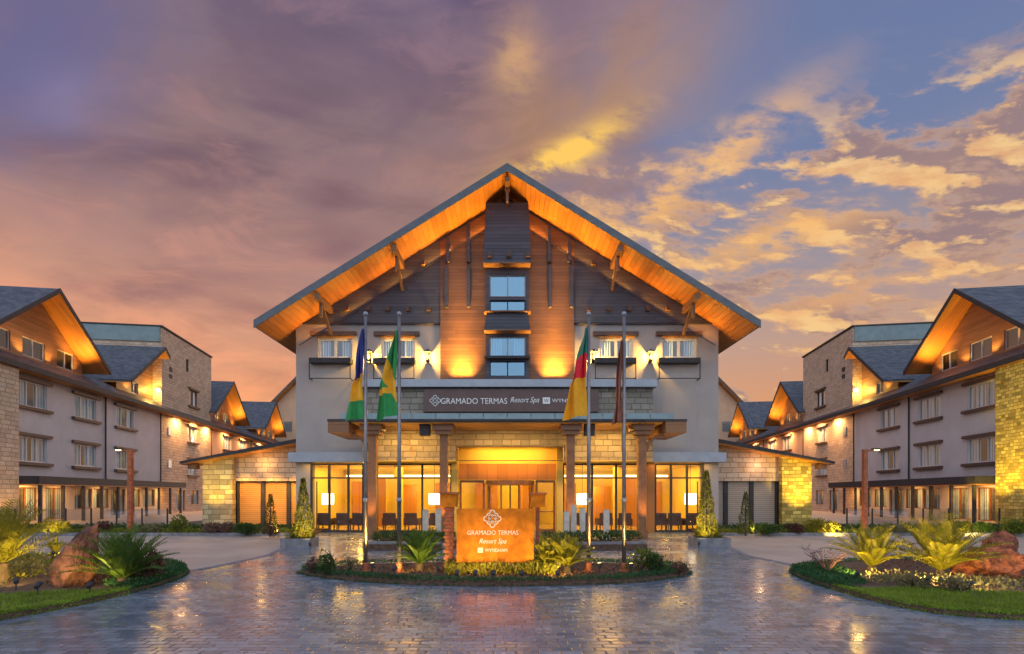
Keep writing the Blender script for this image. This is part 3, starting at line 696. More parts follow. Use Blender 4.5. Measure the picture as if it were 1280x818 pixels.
# the name board over the porch
def emblem(mb, c, r, y):
    c = Vector(c)
    def rg(cx_, cz_, rad, wd, n=16):
        for i in range(n):
            t, t2 = 2 * math.pi * i / n, 2 * math.pi * (i + 1) / n
            q = [(c.x + cx_ + k * math.cos(a), y, c.z + cz_ + k * math.sin(a)) for a, k in ((t, rad), (t, rad - wd), (t2, rad - wd), (t2, rad))]
            mb.prism(q, (0, -.015, 0))
    for i in (-1, 0, 1):
        for j in (-1, 0, 1):
            rg((i - j) * r * .34, (i + j) * r * .34, r * .30, r * .10)
    rg(0, 0, r * .52, r * .07)
board = thing('name_board', 'long brown name board with white lettering on the stone wall above the porch', 'sign', (0.2, 23.95, 5.7))
m = MB(); m.box(-3.89, 4.27, 23.93, 24.09, 5.76, 6.80); m.build('panel', sign_brown, board)
yb_ = 23.925
m = MB(); emblem(m, P(544, 501, yb_), .27, yb_); m.build('emblem', letter_w, board)
W = lambda a, b: (b - a) / F * yb_
text('GRAMADO TERMAS', 'lettering', W(551, 634), .27, P(592.5, 501.5, yb_), letter_w, board)
text('Resort Spa', 'lettering', W(638, 674), .33, P(656, 501, yb_), letter_w, board, shear=.35)
m = MB()
q = P(683, 501, yb_)
m.box(q.x - .17, q.x + .17, yb_ - .012, yb_ + .002, q.z - .15, q.z + .15); m.build('logo_square', letter_w, board)
text('W', 'lettering', .22, .17, (q.x, yb_ - .0135, q.z), sign_brown, board, .006)
text('WYNDHAM', 'lettering', W(690, 729), .17, P(709.5, 501, yb_), letter_w, board)
# ================================================================ side wings (the right one mirrors the left)
A = math.atan(.147)
BASE = Matrix.Translation((-25.8, 0, 0)) @ Matrix.Rotation(A, 4, 'Z')
KT = lambda D: D / math.cos(A)
def wing(s):
    sd = side[s]
    M = BASE if s < 0 else Matrix.Diagonal((-1, 1, 1, 1)) @ BASE
    o = M @ Vector((-.9, 32, 0))
    wg = thing('hotel_wing', ('long %s wing of the hotel with plaster walls, stone tower and lit gabled dormers' % sd), 'hotel wing', o, 'side wings of the hotel')
    def B(name, mats, parent, fn):
        m = MB(M); fn(m); return m.build(name, mats, parent)
    xw = -.9
    f0 = lambda u, z, d: M @ Vector((xw - d, u, z))
    T0, T1 = 18.0, 104.0
    tw0, tw1 = KT(50.5), KT(61.8)
    # windows of the two upper storeys
    Ds = [34.4, 39.6, 44.7, 50.0 - .6, 57.2, 67.0, 72.5, 78.5, 84.5, 90.5]
    rows = [(4.05, 5.70), (7.72, 9.36)]
    wl = []
    for D in Ds:
        t = KT(D); hw = .95 if 56 < D < 58 else 1.28
        for r in rows: wl.append((t - hw, t + hw, *r))
    low = []
    for t in (34.2, 36.9, 39.8, 42.0, 44.2, 46.6, 49.0, 55.2, 58.4): low.append((t - 1.0, t + 1.0, .12 if t in (34.2, 36.9, 44.2, 55.2) else .75, 2.35))
    zones = [(T0, tw0, plaster), (tw0, tw1, stone_big), (tw1, T1, plaster_lit_peach)]
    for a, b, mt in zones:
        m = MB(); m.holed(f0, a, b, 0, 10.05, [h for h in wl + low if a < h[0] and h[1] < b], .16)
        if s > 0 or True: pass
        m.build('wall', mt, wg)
    B('end_wall', stone_m, wg, lambda m: m.face([(xw, T0, 0), (-16, T0, 0), (-16, T0, 12), (-8.5, T0, 15.4), (xw, T0, 10.6)]))
    for i, h in enumerate(wl):
        if not any(a < h[0] and h[1] < b for a, b, _ in zones): continue
        wo = window(wg, f0, *h, 2 if h[1] - h[0] < 2.2 else 3, curt=curtain_x, cover=random.choice((.34, .42, .5)), gmat=glass_wing)
        B('lintel', lintel_w, wo, lambda m: m.box(xw + .002, xw + .20, h[0] - .28, h[1] + .28, h[3] + .04, h[3] + .24))
        B('sill', lintel_w, wo, lambda m: m.box(xw + .002, xw + .24, h[0] - .28, h[1] + .28, h[2] - .24, h[2] - .04))
    for h in low:
        if not any(a < h[0] and h[1] < b for a, b, _ in zones): continue
        window(wg, f0, *h, 2, name='terrace_door' if h[2] < .5 else 'window', curt=curtain_x, fmat=bronze)
        c = M @ Vector((xw - .6, (h[0] + h[1]) / 2, 2.0))
        lamp('POINT', M @ Vector((xw - .75, (h[0] + h[1]) / 2, 1.9)), 60 if h[0] < 37 else random.choice((18, 40, 80)), wg, (1, .52, .12), size=.1)
        if h[0] < 37 or (h[0] > 54): lamp('POINT', c, 190 if h[0] < 37 else 60, wg, (1, .48, .09), size=.1)
    # stone bay at the near end, proud of the wall
    B('stone_bay', stone_lit_gold if s > 0 else stone_big, wg, lambda m: m.box(xw - .3, xw + .75, T0 + .1, KT(32.2), 0, 9.79))
    for t in (KT(41.9), tw0 - .12, tw1 + .1, KT(75.5)):
        B('downpipe', dark_metal, wg, lambda m: m.tube([(xw + .09, t, 3.1), (xw + .09, t, 10.0)], .06, 8))
    for (t, z) in ((KT(52.2), 5.0), (KT(52.2), 8.3)):
        B('vent', grey_metal, wg, lambda m: m.box(xw + .002, xw + .07, t - .3, t + .3, z - .4, z + .4))
    # main roof, its eave and soffit
    tan = math.tan(R(32)); ze = 10.12
    B('roof', slate_m, wg, lambda m: [m.prism([(0, T0 - .6, ze), (-8.7, T0 - .6, ze + 8.7 * tan), (-17.4, T0 - .6, ze), (-17.4, T0 - .6, ze - .22), (-8.7, T0 - .6, ze + 8.7 * tan - .22), (0, T0 - .6, ze - .22)], (0, T1 - T0 + .6, 0))])
    B('soffit', soffit_w, wg, lambda m: m.box(-.06, xw, T0 - .5, T1, ze - .30, ze - .24))
    B('eave_gutter', dark_metal, wg, lambda m: m.box(.002, .12, T0 - .6, T1, ze - .32, ze + .03))
    # downlights in the eave soffit over the far half of the wing
    for D in (53.5, 57.2, 60.5, 66, 72, 79, 86):
        q = (-.45, KT(D), ze - .335); B('downlight', dark_metal, wg, lambda m: m.lathe(q, [(.09, 0), (.09, .03)], 10))
        lamp('AREA', M @ Vector((-.36, KT(D), ze - .35)), 330, wg, (1, .50, .17), aim=M @ Vector((-.55, KT(D), 0)), sx=1.2, sy=.2)
    # gabled dormers
    def dormer(tc, hw=5.7, zp=16.15, zb=11.75, xg=-1.6, cut=None, wins=(), deep=8.5, name='dormer'):
        sl = (zp - zb) / hw
        t_hi = cut if cut else tc + hw
        und = lambda t: zp - .36 - sl * abs(t - tc)
        f = lambda u, z, d: M @ Vector((xg - d, u, z))
        zl = 10.4; a, b = tc - hw + .75, min(t_hi, tc + hw - .75)
        zm0, zm1 = 11.1, 12.75; lim = (zp - .36 - zm1) / sl; ua, ub = tc - lim, min(b, tc + lim)
        m = MB(); m.holed(f, a, b, zl, zm0, [], .14); m.holed(f, ua, ub, zm0, zm1, wins, .14)
        m.face([f(u, z, 0) for u, z in ((a, zm0), (ua, zm0), (ua, zm1), (a, max(zm0 + .01, und(a))))])
        if b > ub: m.face([f(u, z, 0) for u, z in ((ub, zm0), (b, zm0), (b, max(zm0 + .01, und(b))), (ub, zm1))])
        m.face([f(u, z, 0) for u, z in [(ua, zm1), (ub, zm1)] + ([(ub, und(ub))] if und(ub) > zm1 + .05 else []) + ([(tc, und(tc))] if tc < ub - .05 else [])])
        for q in ([a] if cut else [a, b]): m.face([f(q, zl, 0), f(q, zl, deep), f(q, und(q), deep), f(q, und(q), 0)])
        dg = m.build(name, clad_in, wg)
        slopes = [(tc - hw, zb)] + ([] if cut and cut <= tc + .3 else [(t_hi, zp - sl * abs(t_hi - tc))])
        r = MB(M); sf = MB(M); vb = MB(M); X0 = -.02
        for (te, z) in slopes:
            r.prism([(X0, tc, zp), (X0, te, z), (X0, te, z - .16), (X0, tc, zp - .16)], (-deep, 0, 0))
            sf.prism([(X0 - .01, tc, zp - .165), (X0 - .01, te, z - .165), (X0 - .01, te, z - .26), (X0 - .01, tc, zp - .26)], (-deep + .3, 0, 0))
            vb.prism([(X0 + .002, tc, zp + .04), (X0 + .002, te, z + .03), (X0 + .002, te, z - .30), (X0 + .002, tc, zp - .30)], (.06, 0, 0))
        r.build('roof', slate_m, dg); sf.build('soffit', soffit_w, dg); vb.build('verge_board', dark_metal, dg)
        for h in wins:
            if True:
                w_ = MB()
                def bar(p, q, c, d): w_.prism([f(p, c, .08), f(q, c, .08), f(q, d, .08), f(p, d, .08)], Vector(f(p, c, .16)) - Vector(f(p, c, .08)))
                bar(h[0], h[1], h[2], h[2] + .07); bar(h[0], h[1], h[3] - .07, h[3]); bar(h[0], h[0] + .07, h[2] + .07, h[3] - .07); bar(h[1] - .07, h[1], h[2] + .07, h[3] - .07)
                k = (h[0] + h[1]) / 2; bar(k - .04, k + .04, h[2] + .07, h[3] - .07)
                w_.cur = 1; w_.face([f(h[0], h[2], .12), f(h[1], h[2], .12), f(h[1], h[3], .12), f(h[0], h[3], .12)])
                w_.cur = 2; w_.face([f(h[0] - .4, h[2] - .4, .7), f(h[1] + .4, h[2] - .4, .7), f(h[1] + .4, h[3] + .4, .7), f(h[0] - .4, h[3] + .4, .7)])
                w_.build('window', [white_fr, glass_wing, room_dark], dg)
        # lights at the foot of the gable and under its soffit
        n = max(2, int((b - a) / 2.4))
        for i in range(n):
            t = a + (b - a) * (i + .5) / n; zz = min(und(t) - .5, 11.4)
            p = M @ Vector((xg + .5, t, 11.15)); lamp('SPOT', p, 150, wg, (1, .52, .10), aim=M @ Vector((xg + .05, t, 13.2)), size=.08, spot=110)
        for te in ([tc + hw] if cut is None else []):
            t = (tc * .45 + te * .55); p = M @ Vector((-.75, t, und(t) - 1.6)); q = M @ Vector((-.75, t + .5, und(t) + .6))
            lamp('SPOT', p, 300, wg, (1, .48, .07), aim=q, size=.2, spot=130)
        return dg
    t1 = KT(35.5)
    dormer(t1, wins=[(t1 - 4.0, t1 - 2.0, 11.25, 12.55), (t1 + 2.2, t1 + 4.0, 11.25, 12.55), (t1 - 1.0, t1 + 1.0, 11.25, 12.55)])
    dormer(KT(49.6), cut=tw0 - .02, wins=[(KT(46.9), KT(48.0), 11.2, 12.2)])
    dormer(KT(66.8), zp=16.6, wins=[(KT(64.6), KT(65.9), 11.3, 12.6), (KT(67.7), KT(69.0), 11.3, 12.6)])
    dormer(KT(85.0), zp=17.2, zb=12.2, wins=[(KT(82.6), KT(84.2), 11.3, 12.6), (KT(86), KT(87.6), 11.3, 12.6)])
    # stone tower
    def tower(m):
        ft = lambda u, z, d: (xw + .12 - d, u, z)
        holes = [(KT(57.2) - .95, KT(57.2) + .95, 11.7, 13.4), (KT(55.8) - .3, KT(55.8) + .3, 15.2, 16.6)]
        m.holed(ft, tw0, tw1, 9.7, 18.3, holes, .16)
        for t in (tw0, tw1): m.face([(xw + .12, t, 9.7), (-9.2, t, 9.7), (-9.2, t, 18.3), (xw + .12, t, 18.3)])
        m.face([(-9.2, tw0, 9.7), (-9.2, tw1, 9.7), (-9.2, tw1, 18.3), (-9.2, tw0, 18.3)]); m.face([(xw, tw0, 18.3), (-9.2, tw0, 18.3), (-9.2, tw1, 18.3), (xw, tw1, 18.3)])
    tow = B('tower', stone_big, wg, tower)
    B('parapet', teal, tow, lambda m: m.box(xw - .02, -9.3, tw0 - .1, tw0 - .003, 16.9, 18.35))
    B('coping', dark_metal, tow, lambda m: m.box(xw + .24, -9.4, tw0 - .14, tw1 + .1, 18.352, 18.5))
    ftw = lambda u, z, d: M @ Vector((xw + .12 - d, u, z))
    for h in ((KT(57.2) - .95, KT(57.2) + .95, 11.7, 13.4), (KT(55.8) - .3, KT(55.8) + .3, 15.2, 16.6)):
        wo = window(wg, ftw, *h, 2 if h[1] - h[0] > 1 else 1, fmat=dark_metal, curt=curtain_x if h[1] - h[0] > 1 else None)
        if h[1] - h[0] > 1:
            B('lintel', lintel_w, wo, lambda m: m.box(xw + .123, xw + .3, h[0] - .28, h[1] + .28, h[3] + .04, h[3] + .24))
            B('sill', lintel_w, wo, lambda m: m.box(xw + .123, xw + .34, h[0] - .28, h[1] + .28, h[2] - .24, h[2] - .04))
    for z in (13.9, 14.6): B('vent', dark_metal, tow, lambda m: m.box(xw + .123, xw + .19, KT(52.2) - .25, KT(52.2) + .25, z - .2, z + .2))
    lp = M @ Vector((-1.0, tw0 - .55, 12.0))
    B('wall_lantern', lamp_y, wg, lambda m: m.lathe((-1.0, tw0 - .2, 11.9), [(.05, 0), (.17, .1), (.17, .32), (.05, .4)], 10))
    lamp('POINT', lp, 260, wg, (1, .60, .12), size=.1)
    # terrace canopy along the ground floor with its posts
    c0, c1 = KT(32.25), KT(51.6)
    B('terrace_canopy', dark_metal, wg, lambda m: m.box(xw + .003, .95, c0, c1, 2.56, 3.06))
    B('terrace_soffit', soffit_w, wg, lambda m: m.box(xw + .06, .9, c0 + .05, c1 - .05, 2.505, 2.556))
    t = c0 + .3
    while t < c1:
        B('terrace_post', dark_metal, wg, lambda m: m.box(.72, .88, t - .08, t + .08, 0, 2.50)); t += 2.05
    for t in (KT(33.6), KT(36.4), KT(41), KT(46), KT(50)):
        lamp('AREA', M @ Vector((-.1, t, 2.48)), 150 if t < 36 else 70, wg, (1, .50, .11), aim=M @ Vector((-.5, t, 0)), sx=.8, sy=.8)
    # wash on the near stone bay
    if s > 0:
        for t in (27.5, 29.9, 31.9): lamp('SPOT', M @ Vector((1.5, t, .3)), 1500, wg, (1, .70, .08), aim=M @ Vector((-.1, t, 7)), size=.1, spot=75)
    else:
        lamp('SPOT', M @ Vector((1.6, 31.2, .3)), 170, wg, (1, .58, .14), aim=M @ Vector((-.1, 31.4, 2.2)), size=.1, spot=70)
    # the cross block closing the far end
    bo = M @ Vector((-4, 99, 0))
    blk = thing('hotel_block', 'steep-roofed hotel block closing the far end of the %s wing' % sd, 'hotel block', bo, 'far end blocks of the hotel')
    def body(m):
        y = 94.0; x0, x1 = -46.6, -28.0; xc = (x0 + x1) / 2
        m.face([(x0, y, 0), (x1, y, 0), (x1, y, 14.4), (xc, y, 23.6), (x0, y, 14.4)])
        for x in (x0, x1): m.face([(x, y, 0), (x, y + 14, 0), (x, y + 14, 14.4), (x, y, 14.4)])
    D_ = Matrix.Diagonal((1 if s < 0 else -1, 1, 1, 1))
    m = MB(D_); body(m); m.build('wall', plaster_lit_peach, blk)
    for k in (-1, 1):
        m = MB(D_); xc = -37.3; m.prism([(xc, 92.8, 24.3), (xc + k * 10.2, 92.8, 14.0), (xc + k * 10.2, 92.8, 13.6), (xc, 92.8, 23.9)], (0, 16, 0)); m.build('roof', slate_m, blk)
        m = MB(D_); m.prism([(xc, 92.85, 23.89), (xc + k * 10.2, 92.85, 13.59), (xc + k * 10.2, 92.85, 13.5), (xc, 92.85, 23.8)], (0, 15.5, 0)); m.build('soffit', soffit_w, blk)
    for x in (-43, -40.2):
        m = MB(D_); m.box(x - .7, x + .7, 93.9, 93.997, 13.4, 14.9); m.box(x - .8, x + .8, 93.84, 93.98, 15.0, 15.2); m.build('window', [glass], blk)
    lamp('SPOT', D_ @ Vector((-42.5, 91.5, 11.5)), 700, blk, (1, .56, .16), aim=D_ @ Vector((-42.5, 94, 16)), size=.2, spot=110)
    return wg
wing(-1); wing(1)

# ================================================================ low side pavilions between the wings and the main building
def pavilion(s):
    sd = side[s]; M = Matrix.Diagonal((-s * -1 if False else (1 if s < 0 else -1), 1, 1, 1)); Y = 28.0
    pv = thing('side_pavilion', 'low stone pavilion with sloping roof and %s shutter panels, %s of the lobby' % ('orange lit' if s < 0 else 'dull grey', sd), 'pavilion', M @ Vector((-14, Y, 0)), 'low pavilions beside the main building')
    def B(name, mats, parent, fn):
        m = MB(M); fn(m); return m.build(name, mats, parent)
    zr = lambda x: 3.62 + (x + 16.8) * .182
    xa, xb, xc, xd = -16.45, -15.15, -14.85, -10.6
    def wall(m):
        for u0, u1, z0 in ((xc, xd, 2.62),):
            m.face([(u0, Y, z0), (u1, Y, z0), (u1, Y, zr(u1) - .02), (u0, Y, zr(u0) - .02)])
        m.face([(xc, Y, 0), (xc, Y + .4, 0), (xc, Y + .4, 2.62), (xc, Y, 2.62)])
        m.face([(xc, Y, 2.62), (xd, Y, 2.62), (xd, Y + .4, 2.62), (xc, Y + .4, 2.62)])
        m.face([(xa, Y + .2, 0), (xa, Y + 9, 0), (xa, Y + 9, zr(xa)), (xa, Y + .2, zr(xa))])
        m.face([(xa, Y + 9, 0), (xd, Y + 9, 0), (xd, Y + 9, zr(xd)), (xa, Y + 9, zr(xa))])
    B('wall', stone_big, pv, wall)
    B('stone_pier', stone_lit_gold if s > 0 else stone_m, pv, lambda m: m.prism([(xa, Y - .35, 0), (xb + .3, Y - .35, 0), (xb + .3, Y - .35, zr(xb + .3) - .03), (xa, Y - .35, zr(xa) - .03)], (0, .9, 0)))
    B('roof', dark_metal, pv, lambda m: m.prism([(-17.35, Y - .9, zr(-17.35)), (xd, Y - .9, zr(xd)), (xd, Y - .9, zr(xd) + .20), (-17.35, Y - .9, zr(-17.35) + .12)], (0, 10.4, 0)))
    B('soffit', soffit_w, pv, lambda m: m.prism([(-17.3, Y - .85, zr(-17.3) - .06), (xd, Y - .85, zr(xd) - .06), (xd, Y - .85, zr(xd) - .004), (-17.3, Y - .85, zr(-17.3) - .004)], (0, 1.2, 0)))
    B('roof_beam', wood_b, pv, lambda m: m.box(-17.1, -16.7, Y - .6, Y - .2, zr(-16.9) - .35, zr(-16.9) - .07))
    n = 3; wd = (xd - xc) / n
    for i in range(n):
        a = xc + i * wd
        B('shutter_panel', panel_lit if s < 0 else panel_gr, pv, lambda m: m.box(a + .1, a + wd - .1, Y + .22, Y + .3, 0, 2.6))
    for i in range(n + 1):
        a = xc + i * wd
        B('post', dark_metal, pv, lambda m: m.box(a - .11 + (.11 if i == 0 else 0), a + .11, Y + .12, Y + .33, 0, 2.61))
    px = M @ Vector(((xa + xb) / 2, Y - 2.1, .55))
    lamp('SPOT', px, 560 if s < 0 else 1150, pv, (1, .68, .08), aim=M @ Vector(((xa + xb) / 2 + .1, Y - .3, 2.6)), size=.12, spot=62, blend=1.0)
    if s < 0:
        for i in range(3): lamp('SPOT', M @ Vector((xc + (i + .5) * wd, Y - 1.2, 3.3)), 330, pv, (1, .52, .08), aim=M @ Vector((xc + (i + .5) * wd, Y + .2, 1.2)), size=.2, spot=85)
        lamp('POINT', M @ Vector((-13.2, Y - .5, 3.5)), 30, pv, (1, .55, .15), size=.1)
    else: lamp('POINT', M @ Vector((-13.6, Y - .5, 3.4)), 25, pv, (1, .6, .3), size=.1)
pavilion(-1); pavilion(1)

for s in (-1, 1):
    g = MB(Matrix.Diagonal((-s, 1, 1, 1)) @ BASE) if s > 0 else MB(BASE)
    g.face([(-.9, 20, .006), (9, 26.6, .006), (9, 60, .006), (-.9, 104, .006)]); structure(g, 'terrace_paving', concrete)
# ================================================================ glass fences in front of the wing terraces
for s in (-1, 1):
    M = Matrix.Diagonal((1 if s < 0 else -1, 1, 1, 1)); Y = 27.2
    gf = thing('glass_fence', 'low glass fence with slim dark posts in front of the %s terrace' % side[s], 'fence', M @ Vector((-20, Y, 0)), 'glass fences before the terraces')
    x = -27.5; xs = []
    while x < -17.0: xs.append(x); x += 1.35
    for a in xs:
        m = MB(M); m.box(a - .03, a + .03, Y - .03, Y + .03, 0, 1.15); m.build('post', dark_metal, gf)
    for a, b in zip(xs, xs[1:]):
        m = MB(M); m.face([(a + .06, Y, .12), (b - .06, Y, .12), (b - .06, Y, 1.1), (a + .06, Y, 1.1)]); m.build('pane', glass_fence_m, gf)
# ================================================================ planting
def leaf(mb, p, d, n_, L, Wd, bend=.15):
    """one small leaf: a folded quad pair from p along d"""
    d = d.normalized(); r = d.cross(n_)
    if r.length < 1e-3: r = d.cross(Vector((1, .3, .2)))
    r.normalize(); u = r.cross(d)
    mid = p + d * L * .5 + u * L * bend * .5
    mb.raw([p, mid + r * Wd / 2, p + d * L - u * L * bend * .2, mid - r * Wd / 2], [(0, 1, 2, 3)])
def rdir():
    while True:
        v = Vector((random.uniform(-1, 1), random.uniform(-1, 1), random.uniform(-1, 1)))
        if .05 < v.length < 1: return v.normalized()
def bush_mb(mb, c, rx, ry, h, n, size, lumps=7):
    c = Vector(c); L = []
    for i in range(lumps):
        a = random.uniform(0, 6.28); k = random.uniform(.2, .75)
        L.append((c + Vector((math.cos(a) * rx * k, math.sin(a) * ry * k, h * random.uniform(.3, .72))), random.uniform(.32, .55)))
    for i in range(n):
        q, k = random.choice(L); v = rdir(); rad = random.uniform(.55, 1.05) ** .6
        p = q + Vector((v.x * rx * k, v.y * ry * k, v.z * h * k * .75)) * rad
        if p.z < c.z + .01: p.z = c.z + random.uniform(.01, h * .25)
        leaf(mb, p, (v + rdir() * .7 + Vector((0, 0, .35))), rdir(), size * random.uniform(.7, 1.35), size * random.uniform(.35, .6))
def stems_mb(mb, c, n, r, h):
    c = Vector(c)
    for i in range(n):
        a = random.uniform(0, 6.28); e = Vector((math.cos(a) * r * random.uniform(.3, .9), math.sin(a) * r * random.uniform(.3, .9), h * random.uniform(.5, .8)))
        mb.tube([c, c + e * .5 + Vector((0, 0, h * .1)), c + e], [.016, .012, .006], 5)
def shrub(c, rx, h, mat, label, group=None, n=None, size=.07, name='shrub', ry=None, lumps=7):
    c = Vector(c); t = thing(name, label, 'shrub', c, group)
    m = MB(); bush_mb(m, c, rx, ry or rx, h, n or int(900 * min(2.5, rx / .5)), size, lumps); m.build('foliage', mat, t)
    m = MB(); stems_mb(m, c, 6, rx, h); m.build('stem', bark, t)
    return t
def frond(mb, rib, base, az, el, L, droop, nl=22, ll=.15, stiff=.5):
    pts = []; p = Vector(base); e = el
    n = 9
    for i in range(n + 1):
        pts.append(p.copy()); d = Vector((math.cos(az) * math.cos(e), math.sin(az) * math.cos(e), math.sin(e)))
        p = p + d * L / n; e -= droop / n * (1 + i / n)
    rib.tube(pts, [.012 * (1 - .75 * i / n) for i in range(n + 1)], 4, False)
    for k in range(nl):
        t = .12 + .88 * k / nl; f_ = t * n; i = min(int(f_), n - 1); q = pts[i].lerp(pts[i + 1], f_ - i); d = (pts[i + 1] - pts[i]).normalized()
        sd_ = d.cross(Vector((0, 0, 1))); sd_ = sd_.normalized() if sd_.length > 1e-3 else Vector((1, 0, 0)); u = sd_.cross(d)
        ln = ll * (math.sin(math.pi * (t * .86 + .12)) ** .6) * random.uniform(.85, 1.1)
        for s in (-1, 1):
            dd = sd_ * s + d * .75 + u * stiff * .6
            leaf(mb, q, dd, u, ln, .027, -.1)
def cycad(c, rad, h, n, mat, label, group='cycads in the flower beds', trunk=.16, ll=.17):
    c = Vector(c); t = thing('cycad', label, 'cycad', c, group)
    m = MB(); m.lathe(c, [(min(.11, trunk * .55), -.02), (min(.12, trunk * .62), trunk * .4), (min(.10, trunk * .55), trunk), (.02, trunk + .05)], 12); m.build('trunk', bark, t)
    fm = MB(); rb = MB()
    for i in range(n):
        az = i * 2.39996 + random.uniform(-.2, .2); k = (i + .5) / n
        el = R(86 - 56 * k ** 1.1) + random.uniform(-.09, .09)
        L = (h * (1 - k) + rad * 1.12 * k) * random.uniform(.86, 1.08)
        frond(fm, rb, c + Vector((math.cos(az) * .03, math.sin(az) * .03, trunk)), az, el, L, random.uniform(.25, .55) * (.7 + .7 * k), 21, ll)
    fm.build('frond', mat, t)['kind'] = 'stuff' if False else 'thing'
    rb.build('frond_stalk', mat, t)
    return t
def conifer(c, h, r, label, n=1500, mat=None):
    c = Vector(c); t = thing('conifer_tree', label, 'conifer', c, 'slim conifers by the lobby')
    m = MB(); m.tube([c, c + Vector((0, 0, h * .5)), c + Vector((0, 0, h * .96))], [.045, .03, .006], 7); m.build('trunk', bark, t)
    m = MB()
    for i in range(n):
        z = random.random() ** 1.5 * .97 + .01; a = random.uniform(0, 6.28)
        env = r * 1.12 * (1 - z) ** .85 * (.82 + .3 * noise.noise(Vector((math.cos(a) * 1.6, math.sin(a) * 1.6, z * h * 3.2 + c.x))))
        k = random.uniform(.35, 1.0) ** .5; p = c + Vector((math.cos(a) * env * k, math.sin(a) * env * k, z * h + .04))
        leaf(m, p, Vector((math.cos(a) * .8, math.sin(a) * .8, 1.1)) + rdir() * .5, rdir(), random.uniform(.07, .13), .035)
    m.build('crown', mat or lf_con, t)
    return t
def spiky(c, n, h, mat, label, spread=.6, wd=.035, name='yucca', group=None):
    c = Vector(c); t = thing(name, label, 'yucca', c, group)
    m = MB()
    for i in range(n):
        az = random.uniform(0, 6.28); lean = random.uniform(.05, 1) * spread; L = h * random.uniform(.7, 1.05)
        d = Vector((math.cos(az) * lean, math.sin(az) * lean, 1)).normalized(); r = d.cross(Vector((0, 0, 1)))
        r = r.normalized() if r.length > 1e-3 else Vector((1, 0, 0))
        p1 = c + d * L * .55; p2 = c + d * L + Vector((math.cos(az), math.sin(az), 0)) * L * .18 * lean - Vector((0, 0, .12 * L * lean))
        m.raw([c + r * wd * .3, c - r * wd * .3, p1 - r * wd / 2, p1 + r * wd / 2, p2], [(0, 1, 2, 3), (3, 2, 4)])
    m.build('blades', mat, t)['kind'] = 'stuff'
    m = MB(); m.lathe(c, [(.05, -.03), (.07, .04), (.03, .12)], 8); m.build('stem', bark, t)
    return t
def inside(p, poly):
    x, y = p; r = False
    for i in range(len(poly)):
        (x1, y1), (x2, y2) = poly[i], poly[i - 1]
        if (y1 > y) != (y2 > y) and x < (x2 - x1) * (y - y1) / (y2 - y1) + x1: r = not r
    return r
def scatter(poly, n):
    xs = [p[0] for p in poly]; ys = [p[1] for p in poly]; out = []
    while len(out) < n:
        q = (random.uniform(min(xs), max(xs)), random.uniform(min(ys), max(ys)))
        if inside(q, poly): out.append(q)
    return out
def smooth_poly(pl, k=2):
    for _ in range(k):
        o = []
        for i in range(len(pl)):
            a, b = Vector(pl[i - 1]), Vector(pl[i]); o += [tuple(a.lerp(b, .25)), tuple(a.lerp(b, .75))]
        pl = o
    return pl
def bed(poly, z, name='planting_bed', mat=None):
    m = MB(); m.prism([(x, y, -.005) for x, y in poly], (0, 0, z + .005)); return structure(m, name, mat or soil)
def cover(poly, n, hmin, hmax, mat, name, z, size=.05, flat=.6):
    m = MB()
    for (x, y) in scatter(poly, n):
        hh = hmin + (hmax - hmin) * (.5 + .5 * noise.noise(Vector((x * 1.9, y * 1.9, 3)))) 
        p = Vector((x, y, z + random.uniform(0, hh)))
        leaf(m, p, rdir() * flat + Vector((0, 0, .7)), rdir(), size * random.uniform(.7, 1.4), size * .55)
    o = m.build(name, mat); o['kind'] = 'stuff'; return o
def grass(poly, n, h, mat, z, name='grass'):
    m = MB()
    for (x, y) in scatter(poly, n):
        a = random.uniform(0, 6.28); hh = h * random.uniform(.5, 1.2); w_ = .008
        b = Vector((x, y, z)); d = Vector((math.cos(a), math.sin(a), 0)); tip = b + Vector((random.uniform(-.5, .5) * hh, random.uniform(-.5, .5) * hh, hh))
        m.raw([b + d * w_, b - d * w_, tip], [(0, 1, 2)])
    o = m.build(name, mat); o['kind'] = 'stuff'; return o
def boulder(c, r3, mat, label, seed, tilt=(0, 0, 0), group=None, rough=.30):
    bm = bmesh.new(); bmesh.ops.create_icosphere(bm, subdivisions=5, radius=1)
    Rm = Matrix.Rotation(tilt[2], 3, 'Z') @ Matrix.Rotation(tilt[0], 3, 'X') @ Matrix.Rotation(tilt[1], 3, 'Y')
    dirs = []
    rs = random.Random(seed)
    for i in range(24):
        v = Vector((rs.uniform(-1, 1), rs.uniform(-1, 1), rs.uniform(-1, 1))).normalized(); dirs.append((v, rs.uniform(.6, .86)))
    for v in bm.verts:
        p = v.co.copy()
        for n_, k in dirs:                               # cut flat facets
            e = p.dot(n_) - k
            if e > 0: p -= n_ * e * .97
        q = p * 1.0
        p *= 1 + rough * .45 * noise.noise(q * 1.7 + Vector((seed, 0, 0))) + rough * .3 * noise.noise(q * 5 + Vector((0, seed, 0))) + rough * .22 * noise.noise(q * 13) + rough * .14 * noise.noise(q * 29)
        v.co = Rm @ Vector((p.x * r3[0], p.y * r3[1], p.z * r3[2]))
    me = bpy.data.meshes.new('boulder'); bm.to_mesh(me); bm.free(); me.materials.append(mat)
    o = bpy.data.objects.new('boulder', me); COL.objects.link(o); o.location = c
    return tag(o, label, 'boulder', group)
